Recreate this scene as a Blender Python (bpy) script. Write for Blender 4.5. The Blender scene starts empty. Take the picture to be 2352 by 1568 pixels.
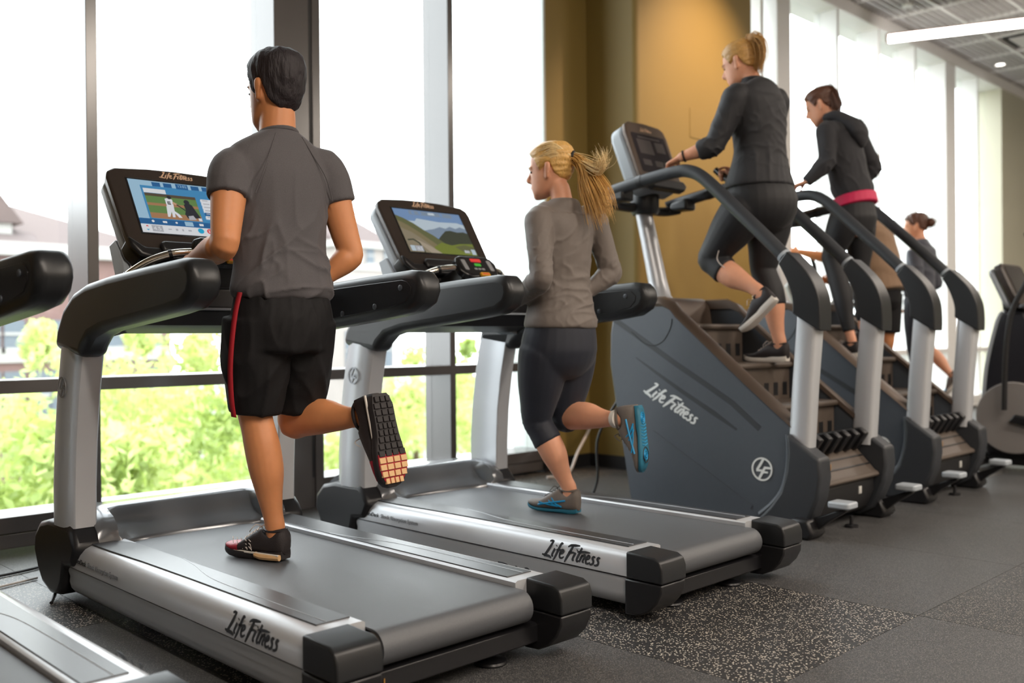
import bpy, bmesh, math, random
from mathutils import Vector, Matrix, noise
import numpy as np
random.seed(7)
SC = bpy.context.scene
COL = SC.collection
# ---------------------------------------------------------------- camera
FPX, CAMZ = 2205.18, 1.0
YAW, PITCH, ROLL = math.radians(44.468), math.radians(-0.198), math.radians(-0.509)
_fw = Vector((math.sin(YAW)*math.cos(PITCH), math.cos(YAW)*math.cos(PITCH), math.sin(PITCH)))
_r0 = Vector((math.cos(YAW), -math.sin(YAW), 0)); _u0 = _r0.cross(_fw)
_r = _r0*math.cos(ROLL) + _u0*math.sin(ROLL)
_u = -_r0*math.sin(ROLL) + _u0*math.cos(ROLL)
cam_d = bpy.data.cameras.new('camera'); cam = bpy.data.objects.new('camera', cam_d); COL.objects.link(cam)
cam.matrix_world = Matrix(((_r.x,_u.x,-_fw.x,0),(_r.y,_u.y,-_fw.y,0),(_r.z,_u.z,-_fw.z,CAMZ),(0,0,0,1)))
cam_d.sensor_width = 36.0; cam_d.lens = 36.0*FPX/2352.0
cam_d.clip_start = 0.05; cam_d.clip_end = 500
cam_d.dof.use_dof = True; cam_d.dof.focus_distance = 3.35; cam_d.dof.aperture_fstop = 1.8
SC.camera = cam
def onx(x, y, X):
    """world point on the plane X = const seen at photo pixel (x, y)"""
    d = _fw + _r*((x-1176)/FPX) - _u*((y-784)/FPX); t = X/d.x
    return Vector((X, t*d.y, CAMZ + t*d.z))
def ony(x, y, Y):
    d = _fw + _r*((x-1176)/FPX) - _u*((y-784)/FPX); t = Y/d.y
    return Vector((t*d.x, Y, CAMZ + t*d.z))
def onz(x, y, Z):
    d = _fw + _r*((x-1176)/FPX) - _u*((y-784)/FPX); t = (Z-CAMZ)/d.z
    return Vector((t*d.x, t*d.y, Z))
# ---------------------------------------------------------------- world, exposure
W = bpy.data.worlds.new('sky'); SC.world = W; W.use_nodes = True
wn = W.node_tree.nodes; wl = W.node_tree.links
wn['Background'].inputs[0].default_value = (0.93, 0.97, 1.0, 1)
wn['Background'].inputs[1].default_value = 7.0
SC.view_settings.view_transform = 'Standard'; SC.view_settings.look = 'None'
SC.view_settings.exposure = 0.0; SC.view_settings.gamma = 1.0; SC.view_settings.use_curve_mapping = False
SC.cycles.use_denoising = True
SC.cycles.max_bounces = 8; SC.cycles.diffuse_bounces = 4; SC.cycles.glossy_bounces = 4
SC.cycles.transparent_max_bounces = 16; SC.cycles.sample_clamp_indirect = 8.0
SC.cycles.caustics_reflective = False; SC.cycles.caustics_refractive = False
# ---------------------------------------------------------------- colour and materials
def lin(c):
    f = lambda v: v/12.92 if v <= 0.04045 else ((v+0.055)/1.055)**2.4
    return (f(c[0]), f(c[1]), f(c[2]), 1.0)
def rgb(r, g, b): return lin((r/255, g/255, b/255))
MATS = {}
def mat(name, col, rough=0.5, metal=0.0, var=0.06, vscale=12.0, bump=0.0, bscale=80.0, spec=0.5, emit=None, estr=0.0, sss=0.0, coat=0.0, sheen=0.0, stretch=None, det=3.0):
    """plain node material: colour broken up by a noise, optional relief"""
    m = bpy.data.materials.new(name); m.use_nodes = True; MATS[name] = m
    nt = m.node_tree; N = nt.nodes; L = nt.links; p = N['Principled BSDF']
    p.inputs['Roughness'].default_value = rough; p.inputs['Metallic'].default_value = metal
    p.inputs['Specular IOR Level'].default_value = spec
    if coat: p.inputs['Coat Weight'].default_value = coat; p.inputs['Coat Roughness'].default_value = 0.15
    if sheen: p.inputs['Sheen Weight'].default_value = sheen; p.inputs['Sheen Roughness'].default_value = 0.4
    if sss:
        p.inputs['Subsurface Weight'].default_value = sss; p.inputs['Subsurface Radius'].default_value = (0.6, 0.25, 0.12); p.inputs['Subsurface Scale'].default_value = 0.012
    tc = N.new('ShaderNodeTexCoord'); mp = N.new('ShaderNodeMapping'); L.new(tc.outputs['Object'], mp.inputs[0])
    if stretch: mp.inputs['Scale'].default_value = stretch
    if var:
        nz = N.new('ShaderNodeTexNoise'); nz.inputs['Scale'].default_value = vscale; nz.inputs['Detail'].default_value = det
        L.new(mp.outputs[0], nz.inputs['Vector'])
        mx = N.new('ShaderNodeMix'); mx.data_type = 'RGBA'
        mx.inputs[6].default_value = tuple(c*(1-var) for c in col[:3]) + (1,)
        mx.inputs[7].default_value = tuple(min(1, c*(1+var)) for c in col[:3]) + (1,)
        L.new(nz.outputs[0], mx.inputs[0]); L.new(mx.outputs[2], p.inputs['Base Color'])
    else: p.inputs['Base Color'].default_value = col
    if bump:
        nb = N.new('ShaderNodeTexNoise'); nb.inputs['Scale'].default_value = bscale; nb.inputs['Detail'].default_value = 4
        L.new(mp.outputs[0], nb.inputs['Vector'])
        b = N.new('ShaderNodeBump'); b.inputs['Strength'].default_value = bump; b.inputs['Distance'].default_value = 0.01
        L.new(nb.outputs[0], b.inputs['Height']); L.new(b.outputs[0], p.inputs['Normal'])
    if emit:
        p.inputs['Emission Color'].default_value = emit; p.inputs['Emission Strength'].default_value = estr
    return m
def glassmat(name, tint=(1,1,1,1), refl=0.05):
    m = bpy.data.materials.new(name); m.use_nodes = True; MATS[name] = m
    N = m.node_tree.nodes; L = m.node_tree.links; N.remove(N['Principled BSDF'])
    t = N.new('ShaderNodeBsdfTransparent'); t.inputs[0].default_value = tint
    g = N.new('ShaderNodeBsdfGlossy'); g.inputs['Roughness'].default_value = 0.02
    lw = N.new('ShaderNodeLayerWeight'); pw = N.new('ShaderNodeMath'); pw.operation = 'POWER'; pw.inputs[1].default_value = 4.0; L.new(lw.outputs['Facing'], pw.inputs[0])
    fr = N.new('ShaderNodeMath'); fr.operation = 'MULTIPLY_ADD'; fr.inputs[1].default_value = 0.16; fr.inputs[2].default_value = 0.025; L.new(pw.outputs[0], fr.inputs[0])
    mx = N.new('ShaderNodeMixShader'); L.new(fr.outputs[0], mx.inputs[0]); L.new(t.outputs[0], mx.inputs[1]); L.new(g.outputs[0], mx.inputs[2])
    L.new(mx.outputs[0], N['Material Output'].inputs[0]); return m
# ---------------------------------------------------------------- objects
def tag(o, label=None, cat=None, group=None, kind=None):
    if label: o['label'] = label
    if cat: o['category'] = cat
    if group: o['group'] = group
    if kind: o['kind'] = kind
    return o
def empty(name, loc, rz=0.0):
    o = bpy.data.objects.new(name, None); COL.objects.link(o); o.location = loc; o.rotation_euler = (0, 0, rz)
    o.empty_display_size = 0.1; return o
def copy_tree(o, parent=None):
    c = o.copy(); COL.objects.link(c); c.parent = parent
    for ch in list(o.children): copy_tree(ch, c)
    return c
def catmull(pts, n):
    P = [Vector(p) for p in pts]; out = []
    for i in range(len(P)-1):
        p0 = P[max(i-1, 0)]; p1 = P[i]; p2 = P[i+1]; p3 = P[min(i+2, len(P)-1)]
        for k in range(n):
            t = k/n
            out.append(0.5*((2*p1) + (p2-p0)*t + (2*p0-5*p1+4*p2-p3)*t*t + (3*p1-p0-3*p2+p3)*t**3))
    out.append(P[-1]); return out
def rrect(w, h, r, seg=5, cx=0.0, cy=0.0):
    """rounded rectangle outline, counter-clockwise"""
    pts = []
    for (sx, sy, a0) in ((1,-1,-90),(1,1,0),(-1,1,90),(-1,-1,180)):
        for k in range(seg+1):
            a = math.radians(a0 + 90*k/seg)
            pts.append((cx+sx*(w/2-r)+r*math.cos(a), cy+sy*(h/2-r)+r*math.sin(a)))
    return pts
class MB:
    """collects shapes for one mesh"""
    def __init__(s): s.v = []; s.f = []; s.mi = []; s.cur = 0
    def add(s, vs, fs):
        b = len(s.v); s.v += [tuple(v) for v in vs]
        for f in fs: s.f.append(tuple(b+i for i in f)); s.mi.append(s.cur)
        return s
    def box(s, lo, hi):
        x0,y0,z0 = lo; x1,y1,z1 = hi
        return s.add([(x0,y0,z0),(x1,y0,z0),(x1,y1,z0),(x0,y1,z0),(x0,y0,z1),(x1,y0,z1),(x1,y1,z1),(x0,y1,z1)],
                     [(0,3,2,1),(4,5,6,7),(0,1,5,4),(1,2,6,5),(2,3,7,6),(3,0,4,7)])
    def prism(s, prof, a, b, axis='x', xf=None):
        """2-D outline swept from a to b; axis x: outline is (y,z); y: (x,z); z: (x,y)"""
        area = sum(prof[i][0]*prof[(i+1)%len(prof)][1]-prof[(i+1)%len(prof)][0]*prof[i][1] for i in range(len(prof)))
        if area < 0: prof = prof[::-1]
        def mk(p, t):
            if axis == 'x': return Vector((t, p[0], p[1]))
            if axis == 'y': return Vector((p[0], t, p[1]))
            return Vector((p[0], p[1], t))
        n = len(prof); lo, hi = (a, b) if a < b else (b, a)
        vs = [mk(p, lo) for p in prof] + [mk(p, hi) for p in prof]
        fs = [tuple(range(n-1, -1, -1)), tuple(range(n, 2*n))] + [(i, (i+1)%n, n+(i+1)%n, n+i) for i in range(n)]
        if axis == 'y': fs = [f[::-1] for f in fs]
        if xf: vs = [xf @ v for v in vs]
        return s.add(vs, fs)
    def loft(s, rings, cap=True, closed=True):
        n = len(rings[0]); vs = [p for r in rings for p in r]; fs = []
        for k in range(len(rings)-1):
            for i in range(n if closed else n-1):
                j = (i+1) % n
                fs.append((k*n+i, k*n+j, (k+1)*n+j, (k+1)*n+i))
        if cap and closed:
            fs.append(tuple(range(n-1, -1, -1))); fs.append(tuple((len(rings)-1)*n+i for i in range(n)))
        return s.add(vs, fs)
    def tube(s, path, r, seg=10, cap=True, flat=None, up=(0,0,1)):
        """round tube along a path; r number or list; flat = (a,b) squashes"""
        P = [Vector(p) for p in path]; rings = []
        rr = r if isinstance(r, (list, tuple)) else [r]*len(P)
        ref = Vector(up); prev = None
        for i, p in enumerate(P):
            t = (P[min(i+1, len(P)-1)] - P[max(i-1, 0)])
            if t.length < 1e-9: t = Vector((0,0,1))
            t.normalize()
            if prev is None:
                a = ref - t*ref.dot(t)
                if a.length < 1e-3: a = Vector((1,0,0)) - t*t.x
            else: a = prev - t*prev.dot(t)
            a.normalize(); prev = a; b = t.cross(a)
            fa, fb = flat if flat else (1, 1)
            rings.append([p + a*(math.cos(2*math.pi*k/seg)*rr[i]*fa) + b*(math.sin(2*math.pi*k/seg)*rr[i]*fb) for k in range(seg)])
        return s.loft(rings, cap)
    def lathe(s, prof, c=(0,0,0), seg=20, axis='z'):
        rings = []
        for (r, h) in prof:
            ring = []
            for k in range(seg):
                a = 2*math.pi*k/seg; x, y = r*math.cos(a), r*math.sin(a)
                if axis == 'z': ring.append(Vector(c)+Vector((x, y, h)))
                elif axis == 'x': ring.append(Vector(c)+Vector((h, x, y)))
                else: ring.append(Vector(c)+Vector((y, h, x)))
            rings.append(ring)
        return s.loft(rings)
    def ball(s, c, r, seg=14, n=8):
        rx, ry, rz = r if isinstance(r, (tuple, list)) else (r, r, r)
        rings = []
        for i in range(1, n):
            a = -math.pi/2 + math.pi*i/n
            rings.append([Vector((c[0]+rx*math.cos(a)*math.cos(2*math.pi*k/seg), c[1]+ry*math.cos(a)*math.sin(2*math.pi*k/seg), c[2]+rz*math.sin(a))) for k in range(seg)])
        return s.loft(rings)
    def build(s, name, m, parent=None, off=(0,0,0), bevel=0.0, bseg=2, smooth=True, angle=35, recalc=True, loc=None):
        me = bpy.data.meshes.new(name)
        o = Vector(off)
        me.from_pydata([tuple(Vector(v)-o) for v in s.v], [], s.f)
        ml = m if isinstance(m, (list, tuple)) else [m]
        for q in ml: me.materials.append(MATS[q] if isinstance(q, str) else q)
        if len(ml) > 1: me.polygons.foreach_set('material_index', s.mi)
        if recalc:
            bm = bmesh.new(); bm.from_mesh(me); bmesh.ops.recalc_face_normals(bm, faces=bm.faces); bm.to_mesh(me); bm.free()
        if smooth:
            me.shade_smooth(); me.set_sharp_from_angle(angle=math.radians(angle))
        me.update()
        ob = bpy.data.objects.new(name, me); COL.objects.link(ob)
        if parent: ob.parent = parent
        if loc: ob.location = loc
        if bevel:
            b = ob.modifiers.new('bevel', 'BEVEL'); b.width = bevel; b.segments = bseg; b.limit_method = 'ANGLE'; b.angle_limit = math.radians(40)
            b.harden_normals = False
        return ob
def text_mesh(name, body, size, m, parent, M, shear=0.0, extrude=0.0006, spacing=1.0, align='LEFT'):
    cu = bpy.data.curves.new(name, 'FONT'); cu.body = body; cu.size = size; cu.shear = shear; cu.extrude = extrude; cu.space_character = spacing; cu.align_x = align
    ob = bpy.data.objects.new(name, cu); COL.objects.link(ob)
    dg = bpy.context.evaluated_depsgraph_get(); dg.update()
    me = bpy.data.meshes.new_from_object(ob.evaluated_get(dg)); bpy.data.objects.remove(ob)
    me.transform(M); me.materials.clear(); me.materials.append(MATS[m])
    o = bpy.data.objects.new(name, me); COL.objects.link(o); o.parent = parent; return o
def frame_matrix(o, ex, ey):
    """2-D drawing plane: origin o, x along ex, y along ey"""
    ex = Vector(ex).normalized(); ey = Vector(ey); ey = (ey - ex*ey.dot(ex)).normalized(); ez = ex.cross(ey)
    return Matrix(((ex.x,ey.x,ez.x,o[0]),(ex.y,ey.y,ez.y,o[1]),(ex.z,ey.z,ez.z,o[2]),(0,0,0,1)))
def strokes_mesh(strokes, M, thick=0.0008):
    """brush strokes: list of (points, widths); drawn as thin raised ribbons on plane M"""
    mb = MB()
    for pts, ws in strokes:
        P = catmull([(p[0], p[1], 0) for p in pts], 5); n = len(P)
        L, R_ = [], []
        for i, p in enumerate(P):
            t = (P[min(i+1, n-1)]-P[max(i-1, 0)]);
            if t.length < 1e-9: t = Vector((1,0,0))
            t.normalize(); q = Vector((-t.y, t.x, 0))
            u = i/(n-1)*(len(ws)-1); k = min(int(u), len(ws)-2) if len(ws) > 1 else 0
            w = ws[0] if len(ws) == 1 else ws[k]+(ws[k+1]-ws[k])*(u-k)
            L.append(p+q*w/2); R_.append(p-q*w/2)
        rings = [[M @ Vector((a.x,a.y,0)), M @ Vector((b.x,b.y,0)), M @ Vector((b.x,b.y,thick)), M @ Vector((a.x,a.y,thick))] for a, b in zip(L, R_)]
        mb.loft(rings)
    return mb
# hand-brushed wordmark, drawn in units of its cap height
WORDMARK = [
 ([(0.55,1.0),(0.38,0.62),(0.10,0.06),(0.02,0.0)],[.10,.13,.14,.10]), ([(-0.18,0.05),(0.15,0.02),(0.45,0.0),(0.66,-0.08)],[.07,.13,.13,.06]), ([(0.25,0.96),(0.42,1.02),(0.62,1.0)],[.07,.11,.08]),
 ([(0.80,0.55),(0.70,0.25),(0.68,0.08),(0.80,0.06)],[.12,.12,.11,.07]), ([(0.90,0.78),(0.88,0.72)],[.11,.11]),
 ([(1.42,0.93),(1.28,0.95),(1.14,0.62),(1.00,0.12),(0.86,-0.20)],[.07,.12,.13,.12,.05]), ([(0.95,0.50),(1.15,0.52),(1.36,0.55)],[.07,.10,.06]),
 ([(1.30,0.26),(1.52,0.36),(1.58,0.52),(1.44,0.55),(1.32,0.34),(1.36,0.08),(1.54,0.05),(1.70,0.16)],[.07,.08,.09,.11,.12,.11,.09,.05]),
 ([(2.28,0.96),(2.14,0.60),(1.98,0.20),(1.84,-0.16)],[.11,.14,.14,.06]), ([(1.86,0.82),(2.10,0.95),(2.45,0.99),(2.82,1.02)],[.06,.12,.13,.06]), ([(1.98,0.48),(2.22,0.52),(2.46,0.54)],[.07,.11,.06]),
 ([(2.58,0.55),(2.48,0.25),(2.46,0.08),(2.58,0.06)],[.12,.12,.11,.07]), ([(2.68,0.76),(2.66,0.70)],[.10,.10]),
 ([(3.02,0.92),(2.90,0.55),(2.80,0.16),(2.88,0.04),(3.02,0.12)],[.10,.13,.13,.11,.05]), ([(2.70,0.62),(2.95,0.66),(3.35,0.70),(3.75,0.72)],[.06,.10,.11,.04]),
 ([(3.18,0.50),(3.10,0.26),(3.04,0.03)],[.11,.13,.10]), ([(3.08,0.28),(3.22,0.46),(3.36,0.52),(3.38,0.38),(3.30,0.10),(3.42,0.05)],[.06,.09,.11,.12,.11,.06]),
 ([(3.52,0.24),(3.74,0.34),(3.78,0.48),(3.66,0.52),(3.54,0.32),(3.58,0.07),(3.76,0.04),(3.90,0.14)],[.07,.08,.09,.11,.12,.11,.09,.05]),
 ([(4.22,0.50),(4.08,0.52),(4.02,0.40),(4.14,0.26),(4.14,0.10),(3.98,0.02),(3.88,0.06)],[.06,.10,.12,.12,.11,.09,.05]),
 ([(4.62,0.50),(4.48,0.52),(4.42,0.40),(4.54,0.26),(4.54,0.10),(4.36,0.02),(4.26,0.06)],[.06,.10,.12,.12,.11,.09,.05])]
def wordmark(name, m, parent, o, ex, ey, width, lean=0.22):
    s = width/5.0
    st = [([((x+lean*y)*s, y*s) for x, y in p], [w*s*1.35 for w in ws]) for p, ws in WORDMARK]
    return strokes_mesh(st, frame_matrix(o, ex, ey)).build(name, m, parent, smooth=False)
def emblem_mesh(o, ex, ey, r, thick=0.003):
    """ring with a slanted joined pair of strokes inside"""
    M = frame_matrix(o, ex, ey); mb = MB()
    ring = [(r*0.93*math.cos(a), r*0.93*math.sin(a)) for a in [2*math.pi*k/16 for k in range(17)]]
    st = [(ring, [r*0.15]), ([(0.14*r,0.88*r),(-0.2*r,0.32*r),(-0.5*r,-0.1*r)], [r*.2, r*.24, r*.18]), ([(-0.55*r,-0.12*r),(0.0*r,-0.12*r)], [r*.2, r*.16]),
          ([(0.28*r,0.16*r),(0.02*r,-0.3*r),(-0.32*r,-0.88*r)], [r*.18, r*.24, r*.2]), ([(0.2*r,0.14*r),(0.92*r,0.14*r)], [r*.22, r*.16]), ([(0.08*r,-0.24*r),(0.56*r,-0.24*r)], [r*.2, r*.14])]
    return strokes_mesh(st, M, thick)
# ---------------------------------------------------------------- materials
mat('silver_paint', rgb(200,203,208), 0.36, 0.35, var=0.03, vscale=6)
mat('silver_strip', rgb(150,153,158), 0.30, 0.6, var=0.05, vscale=300, bump=0.08, bscale=500)
mat('dark_strip', rgb(62,64,68), 0.30, 0.0, var=0.1, vscale=400, bump=0.1, bscale=600)
mat('black_plastic', rgb(27,27,30), 0.36, 0.0, var=0.12, vscale=30, bump=0.03, bscale=400)
mat('soft_black', rgb(30,32,35), 0.38, 0.0, var=0.08, vscale=60, bump=0.06, bscale=700)
mat('gloss_black', rgb(26,26,29), 0.16, 0.0, var=0.05, coat=0.3)
mat('shroud_grey', rgb(104,107,112), 0.2, 0.25, var=0.04, coat=0.4)
mat('belt_black', rgb(82,85,90), 0.42, 0.0, spec=0.8, var=0.22, vscale=420, bump=0.25, bscale=600, det=2)
mat('roller_black', rgb(52,46,42), 0.45, 0.0, var=0.1, vscale=200)
mat('slate_plastic', rgb(74,80,88), 0.42, 0.0, var=0.05, vscale=40, bump=0.04, bscale=500)
mat('slate_dark', rgb(48,51,56), 0.48, 0.0, var=0.06, vscale=40, bump=0.04, bscale=500)
mat('bronze_plastic', rgb(98,84,74), 0.38, 0.3, var=0.05)
mat('bezel_brown', rgb(58,50,46), 0.28, 0.1, var=0.04)
mat('pale_plastic', rgb(168,176,184), 0.4, 0.0, var=0.03)
mat('step_brown', rgb(88,78,70), 0.5, 0.0, var=0.08, vscale=60, bump=0.08, bscale=300)
mat('chrome', rgb(222,216,206), 0.12, 1.0, var=0.02)
mat('emblem_grey', rgb(150,153,158), 0.35, 0.5, var=0)
mat('logo_dark', rgb(38,40,46), 0.45, 0.0, var=0)
mat('logo_white', rgb(232,236,236), 0.4, 0.0, var=0)
mat('logo_pale', rgb(236,200,170), 0.35, 0.2, var=0)
mat('print_grey', rgb(128,132,138), 0.5, 0.0, var=0)
mat('yellow_tab', rgb(236,170,40), 0.4, var=0.03); mat('red_key', rgb(200,60,60), 0.4, var=0.03, emit=rgb(200,50,50), estr=0.4)
mat('green_key', rgb(70,170,60), 0.4, var=0.03, emit=rgb(70,170,60), estr=0.3); mat('grey_key', rgb(150,152,156), 0.4, var=0.03)
mat('sticker', rgb(190,190,186), 0.5, var=0.05); mat('gold_mark', rgb(190,140,70), 0.4, 0.4, var=0.03)
mat('mullion_bronze', rgb(88,84,83), 0.22, 0.0, var=0.05, vscale=5, spec=0.9)
mat('pale_grey', rgb(190,196,192), 0.5, 0.1, var=0.02)
mat('frame_white', rgb(240,239,238), 0.5, 0.0, var=0.02)
mat('olive_paint', rgb(140,118,62), 0.55, 0.0, var=0.04, vscale=3, bump=0.02, bscale=300)
mat('pale_olive', rgb(198,194,174), 0.6, 0.0, var=0.04, vscale=3)
mat('white_paint', rgb(232,228,224), 0.6, 0.0, var=0.02, vscale=3)
mat('beige_paint', rgb(196,186,172), 0.7, 0.0, var=0.03, vscale=3)
mat('plenum_dark', rgb(34,32,32), 0.8, 0.0, var=0.1, vscale=2)
mat('lattice_grey', rgb(196,190,186), 0.5, 0.2, var=0.03)
mat('base_black', rgb(26,26,28), 0.5, 0.0, var=0.1, vscale=20)
mat('cable_black', rgb(26,26,28), 0.5, var=0.05); mat('cable_white', rgb(214,206,200), 0.5, var=0.03)
mat('lamp_glow', (1,1,1,1), 0.5, var=0, emit=(1.0,0.93,0.88,1), estr=14.0)
mat('lamp_body', rgb(190,170,160), 0.4, 0.4, var=0.03)
mat('spot_glow', (1,1,1,1), 0.5, var=0, emit=(1,0.95,0.9,1), estr=6.0)
glassmat('window_glass', (0.97,0.985,0.98,1))
def rubber(name, base, fleck, scale, thr, size, rough=0.42):
    m = bpy.data.materials.new(name); m.use_nodes = True; MATS[name] = m
    N = m.node_tree.nodes; L = m.node_tree.links; p = N['Principled BSDF']; p.inputs['Roughness'].default_value = rough
    p.inputs['Specular IOR Level'].default_value = 0.45
    g = N.new('ShaderNodeNewGeometry'); v = N.new('ShaderNodeTexVoronoi'); v.inputs['Scale'].default_value = scale
    L.new(g.outputs['Position'], v.inputs['Vector'])
    sp = N.new('ShaderNodeSeparateColor'); L.new(v.outputs['Color'], sp.inputs[0])
    a = N.new('ShaderNodeMath'); a.operation = 'GREATER_THAN'; a.inputs[1].default_value = thr; L.new(sp.outputs[0], a.inputs[0])
    b = N.new('ShaderNodeMath'); b.operation = 'LESS_THAN'; b.inputs[1].default_value = size; L.new(v.outputs['Distance'], b.inputs[0])
    c = N.new('ShaderNodeMath'); c.operation = 'MULTIPLY'; L.new(a.outputs[0], c.inputs[0]); L.new(b.outputs[0], c.inputs[1])
    nz = N.new('ShaderNodeTexNoise'); nz.inputs['Scale'].default_value = 2.2; L.new(g.outputs['Position'], nz.inputs['Vector'])
    m0 = N.new('ShaderNodeMix'); m0.data_type = 'RGBA'; m0.inputs[6].default_value = tuple(x*0.85 for x in base[:3])+(1,); m0.inputs[7].default_value = tuple(x*1.15 for x in base[:3])+(1,)
    L.new(nz.outputs[0], m0.inputs[0])
    m1 = N.new('ShaderNodeMix'); m1.data_type = 'RGBA'; L.new(c.outputs[0], m1.inputs[0]); L.new(m0.outputs[2], m1.inputs[6]); m1.inputs[7].default_value = fleck
    L.new(m1.outputs[2], p.inputs['Base Color'])
    n2 = N.new('ShaderNodeTexNoise'); n2.inputs['Scale'].default_value = 260; L.new(g.outputs['Position'], n2.inputs['Vector'])
    bp = N.new('ShaderNodeBump'); bp.inputs['Strength'].default_value = 0.25; bp.inputs['Distance'].default_value = 0.004
    L.new(n2.outputs[0], bp.inputs['Height']); L.new(bp.outputs[0], p.inputs['Normal'])
rubber('rubber_dense', rgb(50,50,51), rgb(196,188,176), 150, 0.62, 0.42)
rubber('rubber_fine', rgb(66,66,67), rgb(124,122,119), 340, 0.55, 0.45)
rubber('rubber_mid', rgb(60,60,61), rgb(150,144,134), 220, 0.66, 0.42)
# ---------------------------------------------------------------- lights the room has
def area(name, loc, size, power, col, rot=(0,0,0), sizey=None):
    d = bpy.data.lights.new(name, 'AREA'); d.energy = power; d.color = col; d.shape = 'RECTANGLE'; d.size = size; d.size_y = sizey or size
    o = bpy.data.objects.new(name, d); COL.objects.link(o); o.location = loc; o.rotation_euler = rot; return o
for i, (x, y) in enumerate(((0.5,-1.2),(4.5,-1.6),(8.5,-1.2),(0.5,-4.2),(5.0,-4.4),(9.5,-4.2),(12.5,0.6))):
    area('ceiling_luminaire', (x, y, 4.45), 0.3, 165, (1.0,0.88,0.76), sizey=3.2)
sd = bpy.data.lights.new('wall_washer', 'SPOT'); sd.energy = 460; sd.color = (1.0,0.70,0.48); sd.spot_size = math.radians(66); sd.spot_blend = 1.0; sd.shadow_soft_size = 0.06
so = bpy.data.objects.new('wall_washer', sd); COL.objects.link(so); so.location = (6.55, 3.05, 4.5)
so.rotation_euler = (Vector((6.45,4.44,2.6))-so.location).to_track_quat('-Z','Y').to_euler()
# ---------------------------------------------------------------- floor
TS = 1.02; TX0, TY0 = 3.42, 1.43
fb = MB().box((-4,-6.5,-0.12),(17.4,5.3,-0.008))
floor = tag(fb.build('floor', 'base_black', smooth=False), kind='structure')
tile_me = None
tile_bm = MB().box((0.0012,0.0012,-0.008),(TS-0.0012,TS-0.0012,0.0))
random.seed(3)
for i in range(-4, 13):
    for j in range(-2, 4):
        x, y = TX0+i*TS, TY0+j*TS
        if x > 17 or y > 5.2: continue
        key = (i, j)
        mname = {(-1,0):'rubber_dense',(0,-1):'rubber_mid',(-2,-1):'rubber_mid',(-3,0):'rubber_dense',(1,0):'rubber_fine',(-1,-1):'rubber_fine',(0,0):'rubber_fine',(-2,0):'rubber_fine'}.get(key)
        if not mname: mname = 'rubber_dense' if (i+j) % 5 == 4 else 'rubber_fine'
        if tile_me is None:
            o = tile_bm.build('rubber_tile', mname, floor, smooth=False); tile_me = o.data
        else:
            o = bpy.data.objects.new('rubber_tile', tile_me); COL.objects.link(o); o.parent = floor
        o.location = (x, y, 0)
        o.material_slots[0].link = 'OBJECT'; o.material_slots[0].material = MATS[mname]
# ---------------------------------------------------------------- window wall
YF, YG, ZH = 4.93, 5.13, 4.53
wall_w = MB()
wall_w.box((-4,YF-0.02,ZH),(17.4,YG+0.25,4.70))
wall_window = tag(wall_w.build('wall_window', 'white_paint', bevel=0.01), kind='structure')
nwin = 0
def window(x0, x1, z1, fm, mid=None):
    """one bay: sill box, transom, panes"""
    global nwin; nwin += 1
    cx = (x0+x1)/2
    w = tag(empty('window_%d' % nwin, (cx, YG, 0)), kind='structure'); off = (cx, YG, 0)
    a = MB(); a.box((x0,YF,0.092),(x1,YG+0.06,0.17)); a.box((x0,YF+0.004,0.02),(x1,YG+0.06,0.088)); a.build('sill', fm, w, off, bevel=0.003)
    MB().box((x0,YF,0.757),(x1,YG+0.06,0.820)).build('transom', fm, w, off, bevel=0.003)
    MB().box((x0,YG-0.004,0.165),(x1,YG+0.004,0.76)).build('pane', 'window_glass', w, off, smooth=False)
    MB().box((x0,YG-0.004,0.815),(x1,YG+0.004,z1)).build('pane', 'window_glass', w, off, smooth=False)
    return w
def mullion(x0, x1, fm, n, col=False, parts=None):
    o = MB().box((x0,YF,0.0),(x1,YG+0.07,ZH+0.02)).build('trim_%d' % n, fm, bevel=0.003)
    return tag(o, kind='structure')
tag(MB().box((-4.0,YF,0),(1.15,YG+0.1,ZH)).build('wall_left_of_windows', 'olive_paint', smooth=False), kind='structure')
LM = [(1.86,1.917)]
n = 0; prev = 1.15
for (a, b) in LM + [(2.927,3.235),(4.254,4.304)]:
    window(prev, a, ZH, 'mullion_bronze'); n += 1
    t = mullion(a, b, 'mullion_bronze', n); prev = b
    if b-a > 0.2 and a > 2:
        MB().box((a+0.228,YF-0.006,0.18),(a+0.248,YF+0.01,4.5)).build('joint_strip', 'base_black', t, smooth=False)
        MB().box((a+0.25,YF-0.012,0.0),(b,YF+0.01,4.5)).build('cover_plate', 'mullion_bronze', t, bevel=0.003)
        MB().box((a-0.006,YF-0.012,0.0),(a+0.226,YF+0.01,4.5)).build('cover_plate', 'mullion_bronze', t, bevel=0.003)
window(prev, 5.187, ZH, 'mullion_bronze')
# metal jamb outside the last bay
tag(MB().box((5.187,5.27,0.0),(5.26,5.50,ZH)).build('trim_%d' % (n+1), 'frame_white', bevel=0.004), kind='structure'); n += 1
tag(MB().box((5.187,4.925,0.0),(5.21,5.27,ZH)).build('trim_%d' % (n+1), 'pale_grey', bevel=0.003), kind='structure'); n += 1
prev = 7.27
for (a, b) in [(8.25,8.30),(8.555,8.815),(9.80,9.85),(10.80,10.85),(11.80,11.85),(12.755,13.09),(13.85,13.90)]:
    window(prev, a, ZH+0.10, 'frame_white'); n += 1
    mullion(a, b, 'frame_white', n); prev = b
window(prev, 14.75, ZH+0.10, 'frame_white')
tag(MB().box((14.75,YF-0.01,0),(17.4,5.3,ZH)).build('wall_right_of_windows', 'pale_olive', smooth=False), kind='structure')
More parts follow.
